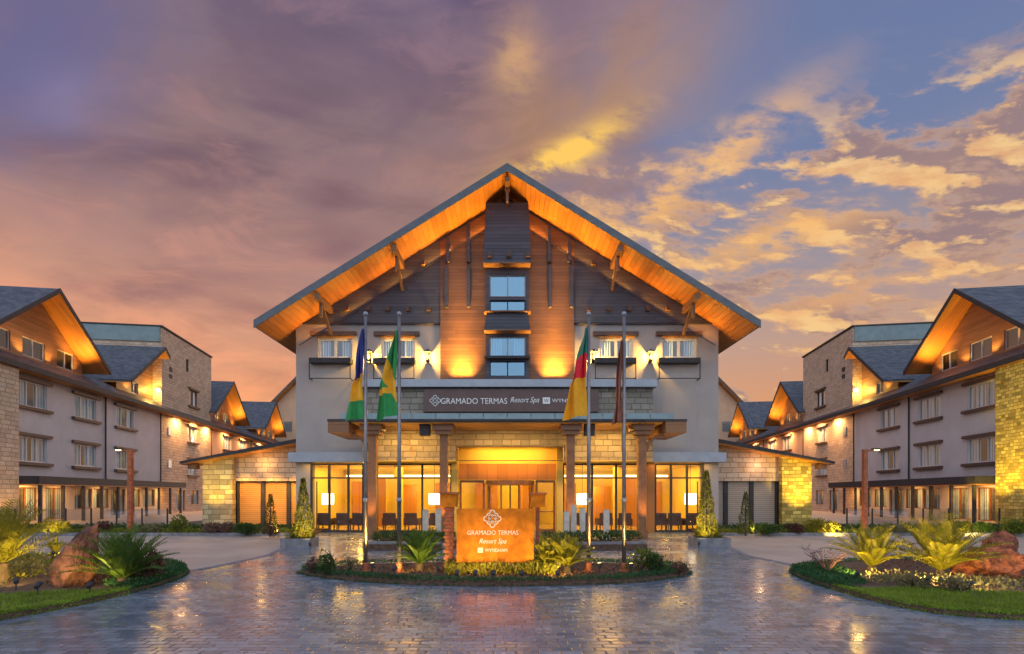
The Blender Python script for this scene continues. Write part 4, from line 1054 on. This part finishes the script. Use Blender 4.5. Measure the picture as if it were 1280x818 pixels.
def spotlight(loc, aim, energy, label, color=(1, .66, .16), spot=75, size=.05, lens=True):
    loc = Vector(loc); aim = Vector(aim); t = thing('ground_spotlight', label, 'spotlight', loc, 'small ground spotlights among the plants')
    d = (aim - loc).normalized(); top = loc + Vector((0, 0, .17))
    m = MB(); m.tube([loc + Vector((0, 0, -.04)), top], .012, 6); m.build('stake', dark_metal, t)
    m = MB(); m.tube([top - d * .05, top + d * .07], [.04, .05], 10, True); m.build('housing', dark_metal, t)
    m = MB(); m.tube([top + d * .071, top + d * .076], [.042, .042], 10); m.build('lens', lamp_y, t)
    lamp('SPOT', top + d * .10, energy * 5, t, color, aim=aim, size=size, spot=spot)
    return t
xy = lambda px, py: tuple(G(px, py)[:2])
ZB = .06

# ---- the round island
isl = smooth_poly([xy(*q) for q in ((365, 716), (395, 722), (450, 728), (520, 732), (640, 734), (760, 731), (820, 727), (873, 717), (835, 709), (740, 706), (640, 704), (520, 706), (425, 709))], 2)
bed(isl, ZB)
cxy = Vector((sum(p[0] for p in isl) / len(isl), sum(p[1] for p in isl) / len(isl)))
inner = [tuple(cxy + (Vector(p) - cxy) * .86) for p in isl]
def rim_cover(poly, inn, n, z, mat, name, h0, h1, size=.05, keep=None):
    m = MB(); k = 0
    while k < n:
        i = random.randrange(len(poly)); a, b = Vector(poly[i - 1]), Vector(poly[i]); c, d = Vector(inn[i - 1]), Vector(inn[i])
        t, u = random.random(), random.random() ** 1.3 * 1.12 - .1
        q = a.lerp(b, t).lerp(c.lerp(d, t), u)
        if keep and not keep(q): k += 1; continue
        p = Vector((q.x, q.y, z + (h0 + (h1 - h0) * random.random()) if u > .02 else random.uniform(-.055, .03)))
        leaf(m, p, rdir() * .6 + Vector((0, 0, .6)), rdir(), size * random.uniform(.7, 1.4), size * .55); k += 1
    o = m.build(name, mat); o['kind'] = 'stuff'; return o
rim_cover(isl, inner, 9500, ZB, lf_cover, 'ground_cover', .02, .11)
m = MB()
for (x, y) in scatter(inner, 2600):
    leaf(m, Vector((x, y, ZB + random.uniform(0, .03))), rdir() + Vector((0, 0, .1)), rdir(), random.uniform(.04, .09), .035)
m.build('bark_chips', leafy('bark_chip', (.10, .045, .03), (.26, .11, .07), .8, 0))['kind'] = 'stuff'
# flagpoles and flags
def flagpole(px, base_y, label):
    b = G(px, base_y, ZB); top = CAM_H + (618 - 390) / F * b.y
    t = thing('flagpole', label, 'flagpole', b, 'flagpoles on the island')
    m = MB(); m.tube([b, (b.x, b.y, top - .08)], [.05, .038], 12); m.smooth = True; m.build('pole', steel, t)
    m = MB(); m.lathe(b, [(.13, 0), (.13, .03), (.075, .05), (.07, .2), (.06, .22)], 12); m.build('base', rust_post, t)
    m = MB(); m.lathe((b.x, b.y, top - .08), [(.05, 0), (.06, .03), (.045, .07), (.005, .09)], 10); m.build('finial', grey_metal, t)
    z1 = CAM_H + (618 - 543) / F * b.y
    m = MB(); m.lathe((b.x, b.y, CAM_H + (618 - 627) / F * b.y), [(.05, 0), (.065, .02), (.065, .06), (.05, .08)], 10); m.build('cleat', grey_metal, t)
    return b
b1 = flagpole(457, 715, 'grey flagpole furthest left on the island, with the blue, yellow and green flag')
b2 = flagpole(499, 715, 'grey flagpole between the leftmost pole and the orange sign, with the green and yellow flag')
b3 = flagpole(736, 715, 'grey flagpole right of the orange sign, with the green, red and yellow flag')
b4 = flagpole(780, 715, 'grey flagpole furthest right on the island, with the narrow brown flag')
def flag(b, y0, y1, prof, stripes, label, phase):
    """a limp flag: prof = (t, width in px) down the hoist; stripes(t, u) picks the colour"""
    k = b.y / F; zt = CAM_H + (618 - y0) * k; zb = CAM_H + (618 - y1) * k
    mats = [flag_blue, flag_yel, flag_grn, flag_red, flag_dgr, flag_brn]
    nu, nv = 16, 44; m = MB()
    def wd(t):
        for (a, wa), (c, wc) in zip(prof, prof[1:]):
            if t <= c: return wa + (wc - wa) * (t - a) / (c - a)
        return prof[-1][1]
    def pt(u, t):
        w_ = wd(t) * k
        fold = math.sin(u * 11 + t * 3 + phase) * .075 * (.25 + u) + math.sin(u * 5.2 - t * 5 + phase) * .05 * u
        sag = .10 * u * u * (1 + .4 * math.sin(phase + 5 * t))
        return (b.x - .055 - w_ * u + .02 * math.sin(u * 9 + t * 8), b.y - .02 + fold * 1.2, zt + (zb - zt) * t - sag)
    grid = [[pt(i / nu, j / nv) for i in range(nu + 1)] for j in range(nv + 1)]
    vs = [p for r in grid for p in r]; fs = []; mi = []
    for j in range(nv):
        for i in range(nu):
            fs.append((j * (nu + 1) + i, j * (nu + 1) + i + 1, (j + 1) * (nu + 1) + i + 1, (j + 1) * (nu + 1) + i)); mi.append(stripes((j + .5) / nv, (i + .5) / nu))
    m.v = [Vector(v) for v in vs]; m.f = fs; m.mi = mi
    o = solo(m, 'flag', mats, label, 'flag', (b.x, b.y, zb), 'flags on the island poles', smooth=True)
    return o
flag(b1, 411, 524, [(0, 1), (.25, 6), (.5, 9), (.62, 17), (.85, 22), (1, 24)], lambda t, u: 0 if t < .5 + .05 * u else (1 if t < .80 - .02 * u else 2), 'limp blue, yellow and green flag on the leftmost flagpole', .3)
flag(b2, 413, 520, [(0, 2), (.3, 12), (.6, 23), (1, 25)], lambda t, u: 1 if abs((t - .52) * 2.0 + (u - .55) * .75) < .24 or (.66 < t < .73) else 2, 'limp green and yellow flag on the second flagpole from the left', 1.7)
flag(b3, 409, 520, [(0, 1), (.28, 10), (.55, 17), (.62, 22), (1, 30)], lambda t, u: 4 if t < .29 + .05 * u else (3 if t < .56 else 1), 'limp green, red and yellow flag right of the orange sign', 2.9)
flag(b4, 425, 527, [(0, 1), (.4, 6), (1, 13)], lambda t, u: 5, 'narrow limp brown flag on the rightmost flagpole', 4.2)
# the monument sign
DS = 11.9
sg = thing('monument_sign', 'orange rusted steel hotel sign with white emblem standing on the island', 'sign', (P(618, 706, DS).x, DS, ZB))
x0, x1 = P(571, 0, DS).x, P(667, 0, DS).x; z0, z1 = P(0, 703, DS).z, P(0, 636, DS).z
m = MB(); m.box(x0, x1, DS - .05, DS + .05, z0, z1); m.build('panel', corten, sg)
for px in (598, 622, 640):
    m = MB(); x = P(px, 0, DS).x; m.box(x - .05, x + .05, DS - .03, DS + .03, ZB - .05, z0 - .002); m.build('leg', rust_post, sg)
ys = DS - .053
m = MB(); emblem(m, P(615.5, 648.5, ys), .215, ys); m.build('emblem', letter_s, sg)
wpx = lambda a, b: (b - a) / F * ys
text('GRAMADO TERMAS', 'lettering', wpx(584, 648), .105, P(616, 666, ys), letter_s, sg, .01)
text('Resort Spa', 'lettering', wpx(599, 633), .15, P(616, 677.5, ys), letter_s, sg, .01, shear=.35)
q = P(600.5, 688, ys); m = MB(); m.box(q.x - .06, q.x + .06, ys - .01, ys + .002, q.z - .055, q.z + .055); m.build('logo_square', letter_s, sg)
text('W', 'lettering', .08, .06, (q.x, ys - .0105, q.z), rust_post, sg, .005)
text('WYNDHAM', 'lettering', wpx(606, 634), .08, P(620, 688, ys), letter_s, sg, .01)
# lantern posts beside the sign
for px, base, wcap, ww, lb in ((562, 713, .36, .2, 'stout red lantern post at the left edge of the orange sign'), (672, 709, .34, .09, 'slim red lantern post at the right edge of the orange sign')):
    b = G(px, base, ZB); t = thing('lantern_post', lb, 'lantern', b, 'red lantern posts by the sign')
    zc = CAM_H + (618 - 634) / F * b.y
    m = MB(); m.box(b.x - ww / 2, b.x + ww / 2, b.y - ww / 2, b.y + ww / 2, ZB - .03, zc)
    if ww > .15:
        for i in range(9):
            z = ZB + .1 + i * .17; m.box(b.x - ww * .5 - .03, b.x + ww * .5 + .03, b.y - ww * .5 - .03, b.y - ww * .5 + .02, z, z + .06)
    m.build('post', rust_post, t)
    m = MB(); m.prism([(b.x - wcap / 2, b.y - wcap / 2, zc), (b.x + wcap / 2, b.y - wcap / 2, zc), (b.x + wcap / 2 + .02, b.y - wcap / 2, zc + .32), (b.x - wcap / 2 - .02, b.y - wcap / 2, zc + .32)], (0, wcap, 0)); m.build('lantern_box', corten, t)
    m = MB(); m.box(b.x - wcap / 2 - .05, b.x + wcap / 2 + .05, b.y - wcap / 2 - .05, b.y + wcap / 2 + .05, zc + .322, zc + .36); m.build('lid', rust_post, t)
# plants of the island
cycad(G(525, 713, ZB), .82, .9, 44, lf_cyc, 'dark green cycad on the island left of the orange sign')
cycad(G(684, 715, ZB), .62, .75, 34, lf_gold_lit, 'golden lit cycad at the right foot of the orange sign')
cycad(G(709, 717, ZB), .66, .78, 36, lf_gold_lit, 'golden lit cycad left of the pole with the green, red and yellow flag')
shrub(G(411, 719, ZB), .24, .55, lf_dark, 'small dark green shrub at the left end of the island', 'shrubs on the island', 500, .07)
shrub(G(393, 717, ZB), .2, .35, lf_red, 'small purplish shrub at the left tip of the island', 'shrubs on the island', 300, .05)
shrub(G(437, 716, ZB), .22, .5, lf_pale, 'wispy pale shrub between the left shrubs and the leftmost flagpole', 'shrubs on the island', 160, .06)
shrub(G(801, 716, ZB), .3, .55, lf_lime, 'bright green shrub just right of the rightmost flagpole', 'shrubs on the island', 500, .08)
shrub(G(822, 718, ZB), .26, .5, lf_dark, 'dark green shrub on the right half of the island', 'shrubs on the island', 480, .08)
shrub(G(849, 717, ZB), .28, .3, lf_red, 'low purplish shrub at the right tip of the island', 'shrubs on the island', 380, .05)
row = [xy(556, 724), xy(700, 724), xy(695, 716), xy(560, 716)]
cover(row, 2600, .10, .36, lf_gold_lit, 'flower_border', ZB, .085, .35)
for px, lb in ((568, 'left of the three ground spotlights shining on the orange sign'), (591, 'middle of the three ground spotlights shining on the orange sign'), (614, 'right of the three ground spotlights shining on the orange sign')):
    p = G(px + 3, 727, ZB); spotlight(p, (p.x + .08, DS - .05, .62), 8, lb, (1, .62, .18), 100)
spotlight(G(652, 727, ZB), P(655, 684, DS), 6, 'ground spotlight low in front of the right end of the orange sign', (1, .6, .18), 100)
spotlight(G(493, 721, ZB), G(525, 713) + Vector((0, 0, .5)), 16, 'ground spotlight beside the dark green cycad on the island', spot=80)
spotlight(G(548, 721, ZB), G(530, 713) + Vector((0, 0, .6)), 12, 'ground spotlight between the dark green cycad and the stout lantern post', spot=80)
spotlight(G(697, 727, ZB), G(697, 716) + Vector((0, 0, .5)), 24, 'ground spotlight in front of the golden cycads on the island', spot=100)

spotlight(b1 + Vector((.22, -.22, 0)), b1 + Vector((0, 0, 2.2)), 26, 'ground spotlight at the foot of the leftmost flagpole', (1, .55, .12), spot=50)
spotlight(b3 + Vector((.22, -.22, 0)), b3 + Vector((0, 0, 2.2)), 26, 'ground spotlight at the foot of the pole with the green, red and yellow flag', (1, .55, .12), spot=50)
spotlight(b4 + Vector((.1, -.3, 0)), b4 + Vector((0, 0, 2.2)), 20, 'ground spotlight at the foot of the rightmost flagpole', (1, .55, .12), spot=50)
# ---- left bed
lb_poly = smooth_poly([(-7.75, 12.6), (-7.25, 11.2), (-7.2, 9.8), (-7.3, 8.6), (-7.75, 7.4), (-9, 5.8), (-22, 5.5), (-24, 15.8), (-14, 15.6), (-9.6, 14.6)], 2)
bed(lb_poly, ZB)
grass([(-7.45, 9.8), (-7.45, 8.6), (-7.9, 7.5), (-8.6, 6.6), (-13, 6.4), (-13, 8.6), (-10, 9.1), (-8.4, 9.75)], 15000, .07, lf_grass, ZB)
rb_poly = smooth_poly([(7.0, 12.9), (6.55, 11.4), (6.45, 9.8), (6.6, 8.3), (7.4, 7.75), (9, 7.6), (22, 6.8), (24, 15.4), (13.5, 15.0), (9, 14.2)], 2)
bed(rb_poly, ZB)
grass([(6.75, 9.9), (6.85, 8.45), (7.6, 8.0), (9.4, 7.85), (14, 7.7), (14, 9.2), (10, 9.4), (8, 10.1)], 16000, .07, lf_grass, ZB)
cover([(-7.8, 12.4), (-7.35, 11.2), (-7.3, 9.9), (-8.0, 10.1), (-8.5, 11.5), (-8.6, 12.8)], 2600, .06, .16, lf_cover, 'ground_cover', ZB, .06)
cover([(7.05, 12.7), (6.65, 11.4), (6.6, 10.1), (7.3, 10.4), (7.9, 11.6), (8.2, 13)], 2600, .06, .14, lf_cover, 'ground_cover', ZB, .06)
cover([(7.3, 10.4), (10, 9.6), (15, 9.4), (15, 10.4), (10.5, 10.6), (8, 11.4)], 3600, .08, .22, lf_pale, 'ground_cover', ZB, .06)
cover([(-15, 8.8), (-10.6, 9.0), (-9.6, 9.5), (-9.8, 10.0), (-15, 10.4)], 2600, .05, .18, lf_pale, 'ground_cover', ZB, .06)
cover([(-16, 10.5), (-10.4, 10.2), (-9.8, 12.5), (-12, 14.8), (-18, 14.5)], 4200, .08, .26, lf_gold_lit, 'ground_cover', ZB, .075)
cover([(9, 12.6), (16, 10.8), (18, 13.5), (13, 14.6), (9.5, 13.8)], 2600, .06, .2, lf_red, 'ground_cover', ZB, .06)
cover([(-9.2, 10.1), (-8.2, 10.2), (-8.0, 11.6), (-9.4, 11.8)], 900, .04, .14, lf_red, 'ground_cover', ZB, .06)
boulder(G(84, 738) + Vector((.02, .2, .46)), (.40, .36, .86), rock_brown, 'leaning brown boulder left of the green cycad in the left bed', 5, (-.1, .42, .2))
cycad(G(153, 733, ZB), .95, 1.1, 48, lf_cyc, 'large green cycad leaning against the brown boulder', ll=.19)
shrub(G(185, 727, ZB), .36, .62, lf_red, 'reddish shrub right of the green cycad in the left bed', 'shrubs in the side beds', 700, .07)
shrub(G(163, 722, ZB), .5, .78, lf_dark, 'dark green shrub behind the green cycad in the left bed', 'shrubs in the side beds', 1100, .09)
cycad(G(2, 730, ZB), 1.25, 1.35, 38, lf_gold_lit, 'tall feathery golden cycad at the left edge of the picture', trunk=.42, ll=.24)
spiky(G(70, 694, ZB), 46, .72, lf_gold_lit, 'brightly lit yellow agave behind the brown boulder', .8, .05)
spiky(G(35, 712, ZB), 60, .55, lf_gold_lit, 'low golden yucca between the left picture edge and the boulder', .9, .035)
shrub(G(22, 722, ZB), .5, .42, lf_pale, 'low golden shrub in front of the tall feathery cycad', 'shrubs in the side beds', 600, .06)
spotlight(G(47, 744, ZB), G(80, 735) + Vector((0, 0, .7)), 7, 'glowing ground spotlight in front of the brown boulder', spot=95)
spotlight(G(66, 700, ZB), G(72, 694) + Vector((0, 0, .8)), 30, 'ground spotlight under the bright agave behind the boulder', spot=100)
spotlight(G(20, 738, ZB), G(8, 726) + Vector((0, 0, .9)), 40, 'ground spotlight below the tall feathery cycad at the left picture edge', spot=90)
spotlight(G(112, 744, ZB), G(150, 733) + Vector((-.2, 0, .8)), 15, 'ground spotlight between the brown boulder and the grass, below the cycad', spot=100)
for pl in (lb_poly, rb_poly):
    c_ = Vector((sum(p[0] for p in pl) / len(pl), sum(p[1] for p in pl) / len(pl)))
    inn = [tuple(Vector(p) + (c_ - Vector(p)).normalized() * .3) for p in pl]
    rim_cover(pl, inn, 12000, ZB, lf_cover, 'ground_cover', .0, .07, .045, keep=lambda q: q.y > 10.0 + .25 * math.sin(q.x * 9))
    rim_cover(pl, inn, 16000, ZB, lf_grass, 'grass', .0, .05, .035, keep=lambda q: q.y <= 10.0 + .25 * math.sin(q.x * 9))
# ---- right bed
cycad(G(1090, 717, ZB), .95, 1.05, 38, lf_gold_lit, 'yellow-lit cycad left of the largest cycad in the right bed', ll=.2)
cycad(G(1176, 722, ZB), 1.15, 1.28, 52, lf_gold_lit, 'largest golden cycad in the right bed beside the red rocks', ll=.22)
t = thing('bare_shrub', 'thin purplish twiggy shrub at the left tip of the right bed', 'shrub', G(1034, 717, ZB))
m = MB(); c = G(1034, 717, ZB)
for i in range(16):
    a = random.uniform(0, 6.28); l_ = random.uniform(.35, .8); e = c + Vector((math.cos(a) * l_ * .8, math.sin(a) * l_ * .5, l_ * .75)); md = c.lerp(e, .5) + Vector((0, 0, .1)); m.tube([c, md, e], [.014, .009, .003], 5)
    for k in range(3):
        q = md.lerp(e, random.random()); m.tube([q, q + Vector((random.uniform(-.18, .18), random.uniform(-.1, .1), random.uniform(.02, .18)))], [.006, .002], 4)
m.build('twigs', pm('twig', (.16, .08, .08), .8, .3, 8), t)['kind'] = 'stuff'
m = MB(); bush_mb(m, c + Vector((0, 0, .2)), .45, .3, .45, 130, .05); m.build('foliage', lf_red, t)
boulder(G(1250, 727) + Vector((.05, .3, .30)), (.78, .6, .55), rock_red, 'large rust red boulder at the right edge of the right bed', 11, (.1, .2, .3), 'rust red boulders')
boulder(G(1222, 724) + Vector((0, .2, .16)), (.44, .42, .34), rock_red, 'small rust red boulder between the largest cycad and the large red boulder', 23, (.0, -.2, .8), 'rust red boulders')
boulder(G(1258, 708) + Vector((.1, .3, .5)), (.52, .45, .50), rock_red, 'rounded pale red boulder behind the large rust red boulder', 31, (.3, .1, .1), 'rust red boulders')
shrub(G(1140, 735, ZB), .3, .3, lf_pale, 'low pale shrub in front of the two golden cycads', 'shrubs in the side beds', 420, .06)
shrub(G(1200, 741, ZB), .35, .24, lf_pale, 'low pale shrub at the foot of the small red boulder', 'shrubs in the side beds', 420, .06)
spotlight(G(1072, 727, ZB), G(1090, 717) + Vector((0, 0, .6)), 42, 'ground spotlight in front of the yellow-lit cycad in the right bed', spot=110)
spotlight(G(1160, 735, ZB), G(1176, 722) + Vector((0, 0, .8)), 55, 'ground spotlight in front of the largest golden cycad', spot=110)
spotlight(G(1212, 741, ZB), G(1240, 727) + Vector((0, 0, .4)), 26, 'ground spotlight shining on the rust red boulders', spot=100)

# ---- long planting strips before the pavilions and terraces
for s in (-1, 1):
    bed([(s * 9.0, 23.3), (s * 9.4, 27.0), (s * 40, 27.0), (s * 40, 23.3)], .1)
    m = MB(); m.beam((s * 9.0, 23.24, .07), (s * 40, 23.24, .07), .1, .16); structure(m, 'kerb', kerb_m)
    cover([(s * 9.2, 23.5), (s * 9.6, 24.6), (s * 27, 24.6), (s * 27, 23.5)], 5200, .05, .22, lf_lime, 'ground_cover', .1, .10)
    cover([(s * 10, 24.6), (s * 27, 24.6), (s * 27, 26.6), (s * 10, 26.6)], 4200, .08, .36, lf_dark, 'ground_cover', .1, .12)
gr_ = 'shrubs in the planting strips'
def S_(px, py, rx, h, mat, lb, n=None, size=.1): shrub(G(px, py, .1), rx, h, mat, lb, gr_, n, size)
S_(222, 667, .5, .8, lf_lime, 'round green shrub in front of the left glass fence')
S_(275, 667, .7, .55, lf_pink, 'wide pinkish shrub in front of the lit pier of the left pavilion')
S_(308, 668, .65, .5, lf_dark, 'low dark green shrub in front of the leftmost orange-lit shutter panel')
S_(128, 667, .3, .5, lf_red, 'small reddish shrub in front of the left terrace')
S_(72, 666, .6, .5, lf_gold_lit, 'golden shrub in front of the lit room on the left terrace')
S_(185, 667, .5, .4, lf_pale, 'low pale shrub right of the left lamp post')
S_(337, 671, .34, .55, lf_red, 'reddish shrub at the foot of the small conifer by the left pavilion', 350, .08)
S_(1030, 667, .75, .75, lf_gold_lit, 'round golden shrub in front of the right glass fence')
S_(992, 667, .45, .45, lf_red, 'low reddish shrub at the foot of the lit pier of the right pavilion')
S_(957, 668, .6, .45, lf_dark, 'low dark shrub in front of the grey shutter panels')
S_(1200, 664, .5, .6, lf_lime, 'green shrub at the left foot of the gold-lit stone bay')
S_(1228, 667, .5, .55, lf_dark, 'dark green shrub in front of the gold-lit stone bay')
S_(1262, 668, .6, .75, lf_lime, 'tall lime shrub at the right edge of the right planting strip')
S_(1120, 667, .5, .4, lf_pale, 'low pale shrub right of the right lamp post')
spotlight(G(60, 668, .1), G(72, 664) + Vector((0, 1, .6)), 40, 'ground spotlight beside the golden shrub on the left terrace strip', spot=110)
spotlight(G(1046, 669, .1), G(1034, 666) + Vector((0, .6, .4)), 40, 'ground spotlight beside the round golden shrub', spot=110)
spotlight(G(1216, 669, .1), G(1212, 666) + Vector((0, 1, 1)), 60, 'ground spotlight among the shrubs before the gold-lit stone bay', spot=110)
# ---- conifers and planters, with spotlights added to brighten the conifers
def planter(px0, px1, py, h, lb, cat_lb):
    a, b = G(px0, py), G(px1, py); t = thing('planter_box', lb, 'planter', ((a.x + b.x) / 2, a.y + .4, 0), 'planter boxes with conifers')
    m = MB(); m.box(a.x, b.x, a.y, a.y + .08, 0, h); m.box(a.x, b.x, a.y + .82, a.y + .9, 0, h); m.box(a.x, a.x + .08, a.y + .081, a.y + .819, 0, h); m.box(b.x - .08, b.x, a.y + .081, a.y + .819, 0, h); m.build('box', kerb_m, t)
    m = MB(); m.box(a.x + .081, b.x - .081, a.y + .081, a.y + .819, 0, h - .06); m.build('soil', soil, t)
    return Vector(((a.x + b.x) / 2, a.y + .45, h - .08))
c = planter(350, 387, 685, .32, 'grey planter box with a lit conifer at the left of the lobby', 0)
conifer(c + Vector((.12, 0, 0)), 2.2, .40, 'yellow-lit conifer in the left planter box', 2600, lf_con_lit)
shrub(c + Vector((-.25, -.1, 0)), .3, .3, lf_gold_lit, 'small golden shrub in the left planter box', 'small shrubs in the planter boxes', 260, .06)
spotlight((c.x + .75, c.y - 1.0, 0), c + Vector((.1, 0, 1.0)), 75, 'small added spotlight on the paving in front of the left planter box', spot=75)
c = planter(871, 914, 684, .32, 'grey planter box with a lit conifer at the right of the lobby', 0)
conifer(c + Vector((-.1, 0, 0)), 2.5, .42, 'yellow-lit conifer in the right planter box', 2800, lf_con_lit)
shrub(c + Vector((.32, -.1, 0)), .28, .3, lf_gold_lit, 'small golden shrub in the right planter box', 'small shrubs in the planter boxes', 260, .06)
spotlight((c.x - .75, c.y - 1.0, 0), c + Vector((-.1, 0, 1.0)), 75, 'small added spotlight on the paving in front of the right planter box', spot=75)
conifer(G(338, 670, .1), 1.75, .36, 'small dark conifer in front of the orange-lit shutter panels', 1000)
conifer(G(932, 670, .1), 1.85, .38, 'small dark conifer in front of the grey shutter panels', 1000)
spotlight(G(349, 671, .1) + Vector((0, -.05, 0)), G(338, 670) + Vector((0, 0, .9)), 24, 'small added spotlight beside the small conifer by the orange shutter panels', spot=80)
spotlight(G(944, 671, .1) + Vector((0, -.05, 0)), G(932, 670) + Vector((0, 0, .9)), 24, 'small added spotlight beside the small conifer by the grey shutter panels', spot=80)
# ---- long planters behind the island
for (p0, p1, lb) in ((458, 566, 'long stone planter with a low hedge left of the orange sign'), (680, 810, 'long stone planter with a low hedge right of the orange sign')):
    D = 17.2; xa, xb = P(p0, 0, D).x, P(p1, 0, D).x
    t = thing('stone_planter', lb, 'planter', ((xa + xb) / 2, D, 0), 'long stone planters before the porch')
    n = 10; m = MB()
    for i in range(n):
        a, b = i / n, (i + 1) / n; arc = lambda k: (xa + (xb - xa) * k, D + .05 * abs(xa + (xb - xa) * k) ** 1.4)
        m.beam((*arc(a), .14), (*arc(b), .14), .14, .28)
    m.build('wall', kerb_m, t)
    m = MB(); m.prism([(xa, D + .08, 0), (xb, D + .08, 0), (xb, D + 1.9, 0), (xa, D + 1.9, 0)], (0, 0, .2)); m.build('soil', soil, t)
    hd = thing('hedge', lb.replace('long stone planter with a low hedge', 'low dark green hedge growing in the long stone planter'), 'hedge', ((xa + xb) / 2, D + .9, .2), 'low hedges in the stone planters')
    m = MB()
    for i in range(2600):
        x = random.uniform(xa, xb); y = D + .12 + random.random() * 1.1 + .05 * abs(x) ** 1.4; z = .2 + random.random() ** .6 * (.34 + .07 * noise.noise(Vector((x * 3, y * 3, 0))))
        leaf(m, Vector((x, y, z)), rdir() + Vector((0, 0, .5)), rdir(), random.uniform(.06, .11), .045)
    m.build('foliage', lf_dark, hd)
    m = MB()
    for i in range(40):
        x = random.uniform(xa, xb); m.tube([(x, D + .6, .18), (x + random.uniform(-.1, .1), D + .6, .45)], [.012, .005], 5)
    m.build('stems', bark, hd)['kind'] = 'stuff'
for px, yt, D, lb in ((532, 638, 19.4, 'pale stone bollard furthest left, beside the second flagpole'), (548, 637, 19.4, 'pale stone bollard just left of the stout lantern post'), (708, 640, 19.4, 'short pale stone bollard right of the slim lantern post'),
                      (717, 632, 19.6, 'tallest pale stone bollard right of the orange sign'), (728, 636, 19.6, 'pale stone bollard left of the pole with the green, red and yellow flag'), (758, 638, 19.6, 'pale stone bollard between the two right flagpoles')):
    b = P(px, 0, D); h = CAM_H + (618 - yt) / F * D
    t = thing('bollard', lb, 'bollard', (b.x, D, 0), 'pale stone bollards before the porch')
    m = MB(); m.box(b.x - .1, b.x + .1, D - .1, D + .1, 0, h); m.build('shaft', pale_stone, t)
    m = MB(); m.prism([(b.x - .1, D - .1, h + .002), (b.x + .1, D - .1, h + .002), (b.x + .1, D + .1, h + .002), (b.x - .1, D + .1, h + .002)], (0, 0, .02)); m.build('cap', concrete, t)
# ---- lamp posts
for s, px, lb in ((-1, 163, 'square rust brown lamp post in front of the left terrace'), (1, 1081, 'square rust brown lamp post in front of the right terrace')):
    b = G(px, 669); t = thing('lamp_post', lb, 'lamp post', b, 'lamp posts before the terraces'); h = CAM_H + (618 - 562) / F * b.y
    m = MB(); m.box(b.x - .09, b.x + .09, b.y - .09, b.y + .09, 0, h); m.build('post', rust_post, t)
    m = MB(); m.box(b.x - .16, b.x + .16, b.y - .16, b.y + .16, 0, .05); m.build('base_plate', dark_metal, t)
    m = MB(); m.box(b.x + s * .092, b.x + s * .5, b.y - .05, b.y + .05, h - .09, h - .02); a = m.build('arm', rust_post, t)
    m = MB(); m.box(b.x + s * .34, b.x + s * .66, b.y - .09, b.y + .09, h - .02 + .002, h + .05); m.build('lamp_head', dark_metal, t)
    m = MB(); m.box(b.x + s * .40, b.x + s * .64, b.y - .08, b.y + .08, h - .055, h - .022); m.build('diffuser', lamp_y, t)
    lamp('SPOT', (b.x + s * .52, b.y, h - .1), 40, t, (1, .66, .3), aim=(b.x + s * .52, b.y, 0), size=.08, spot=130)
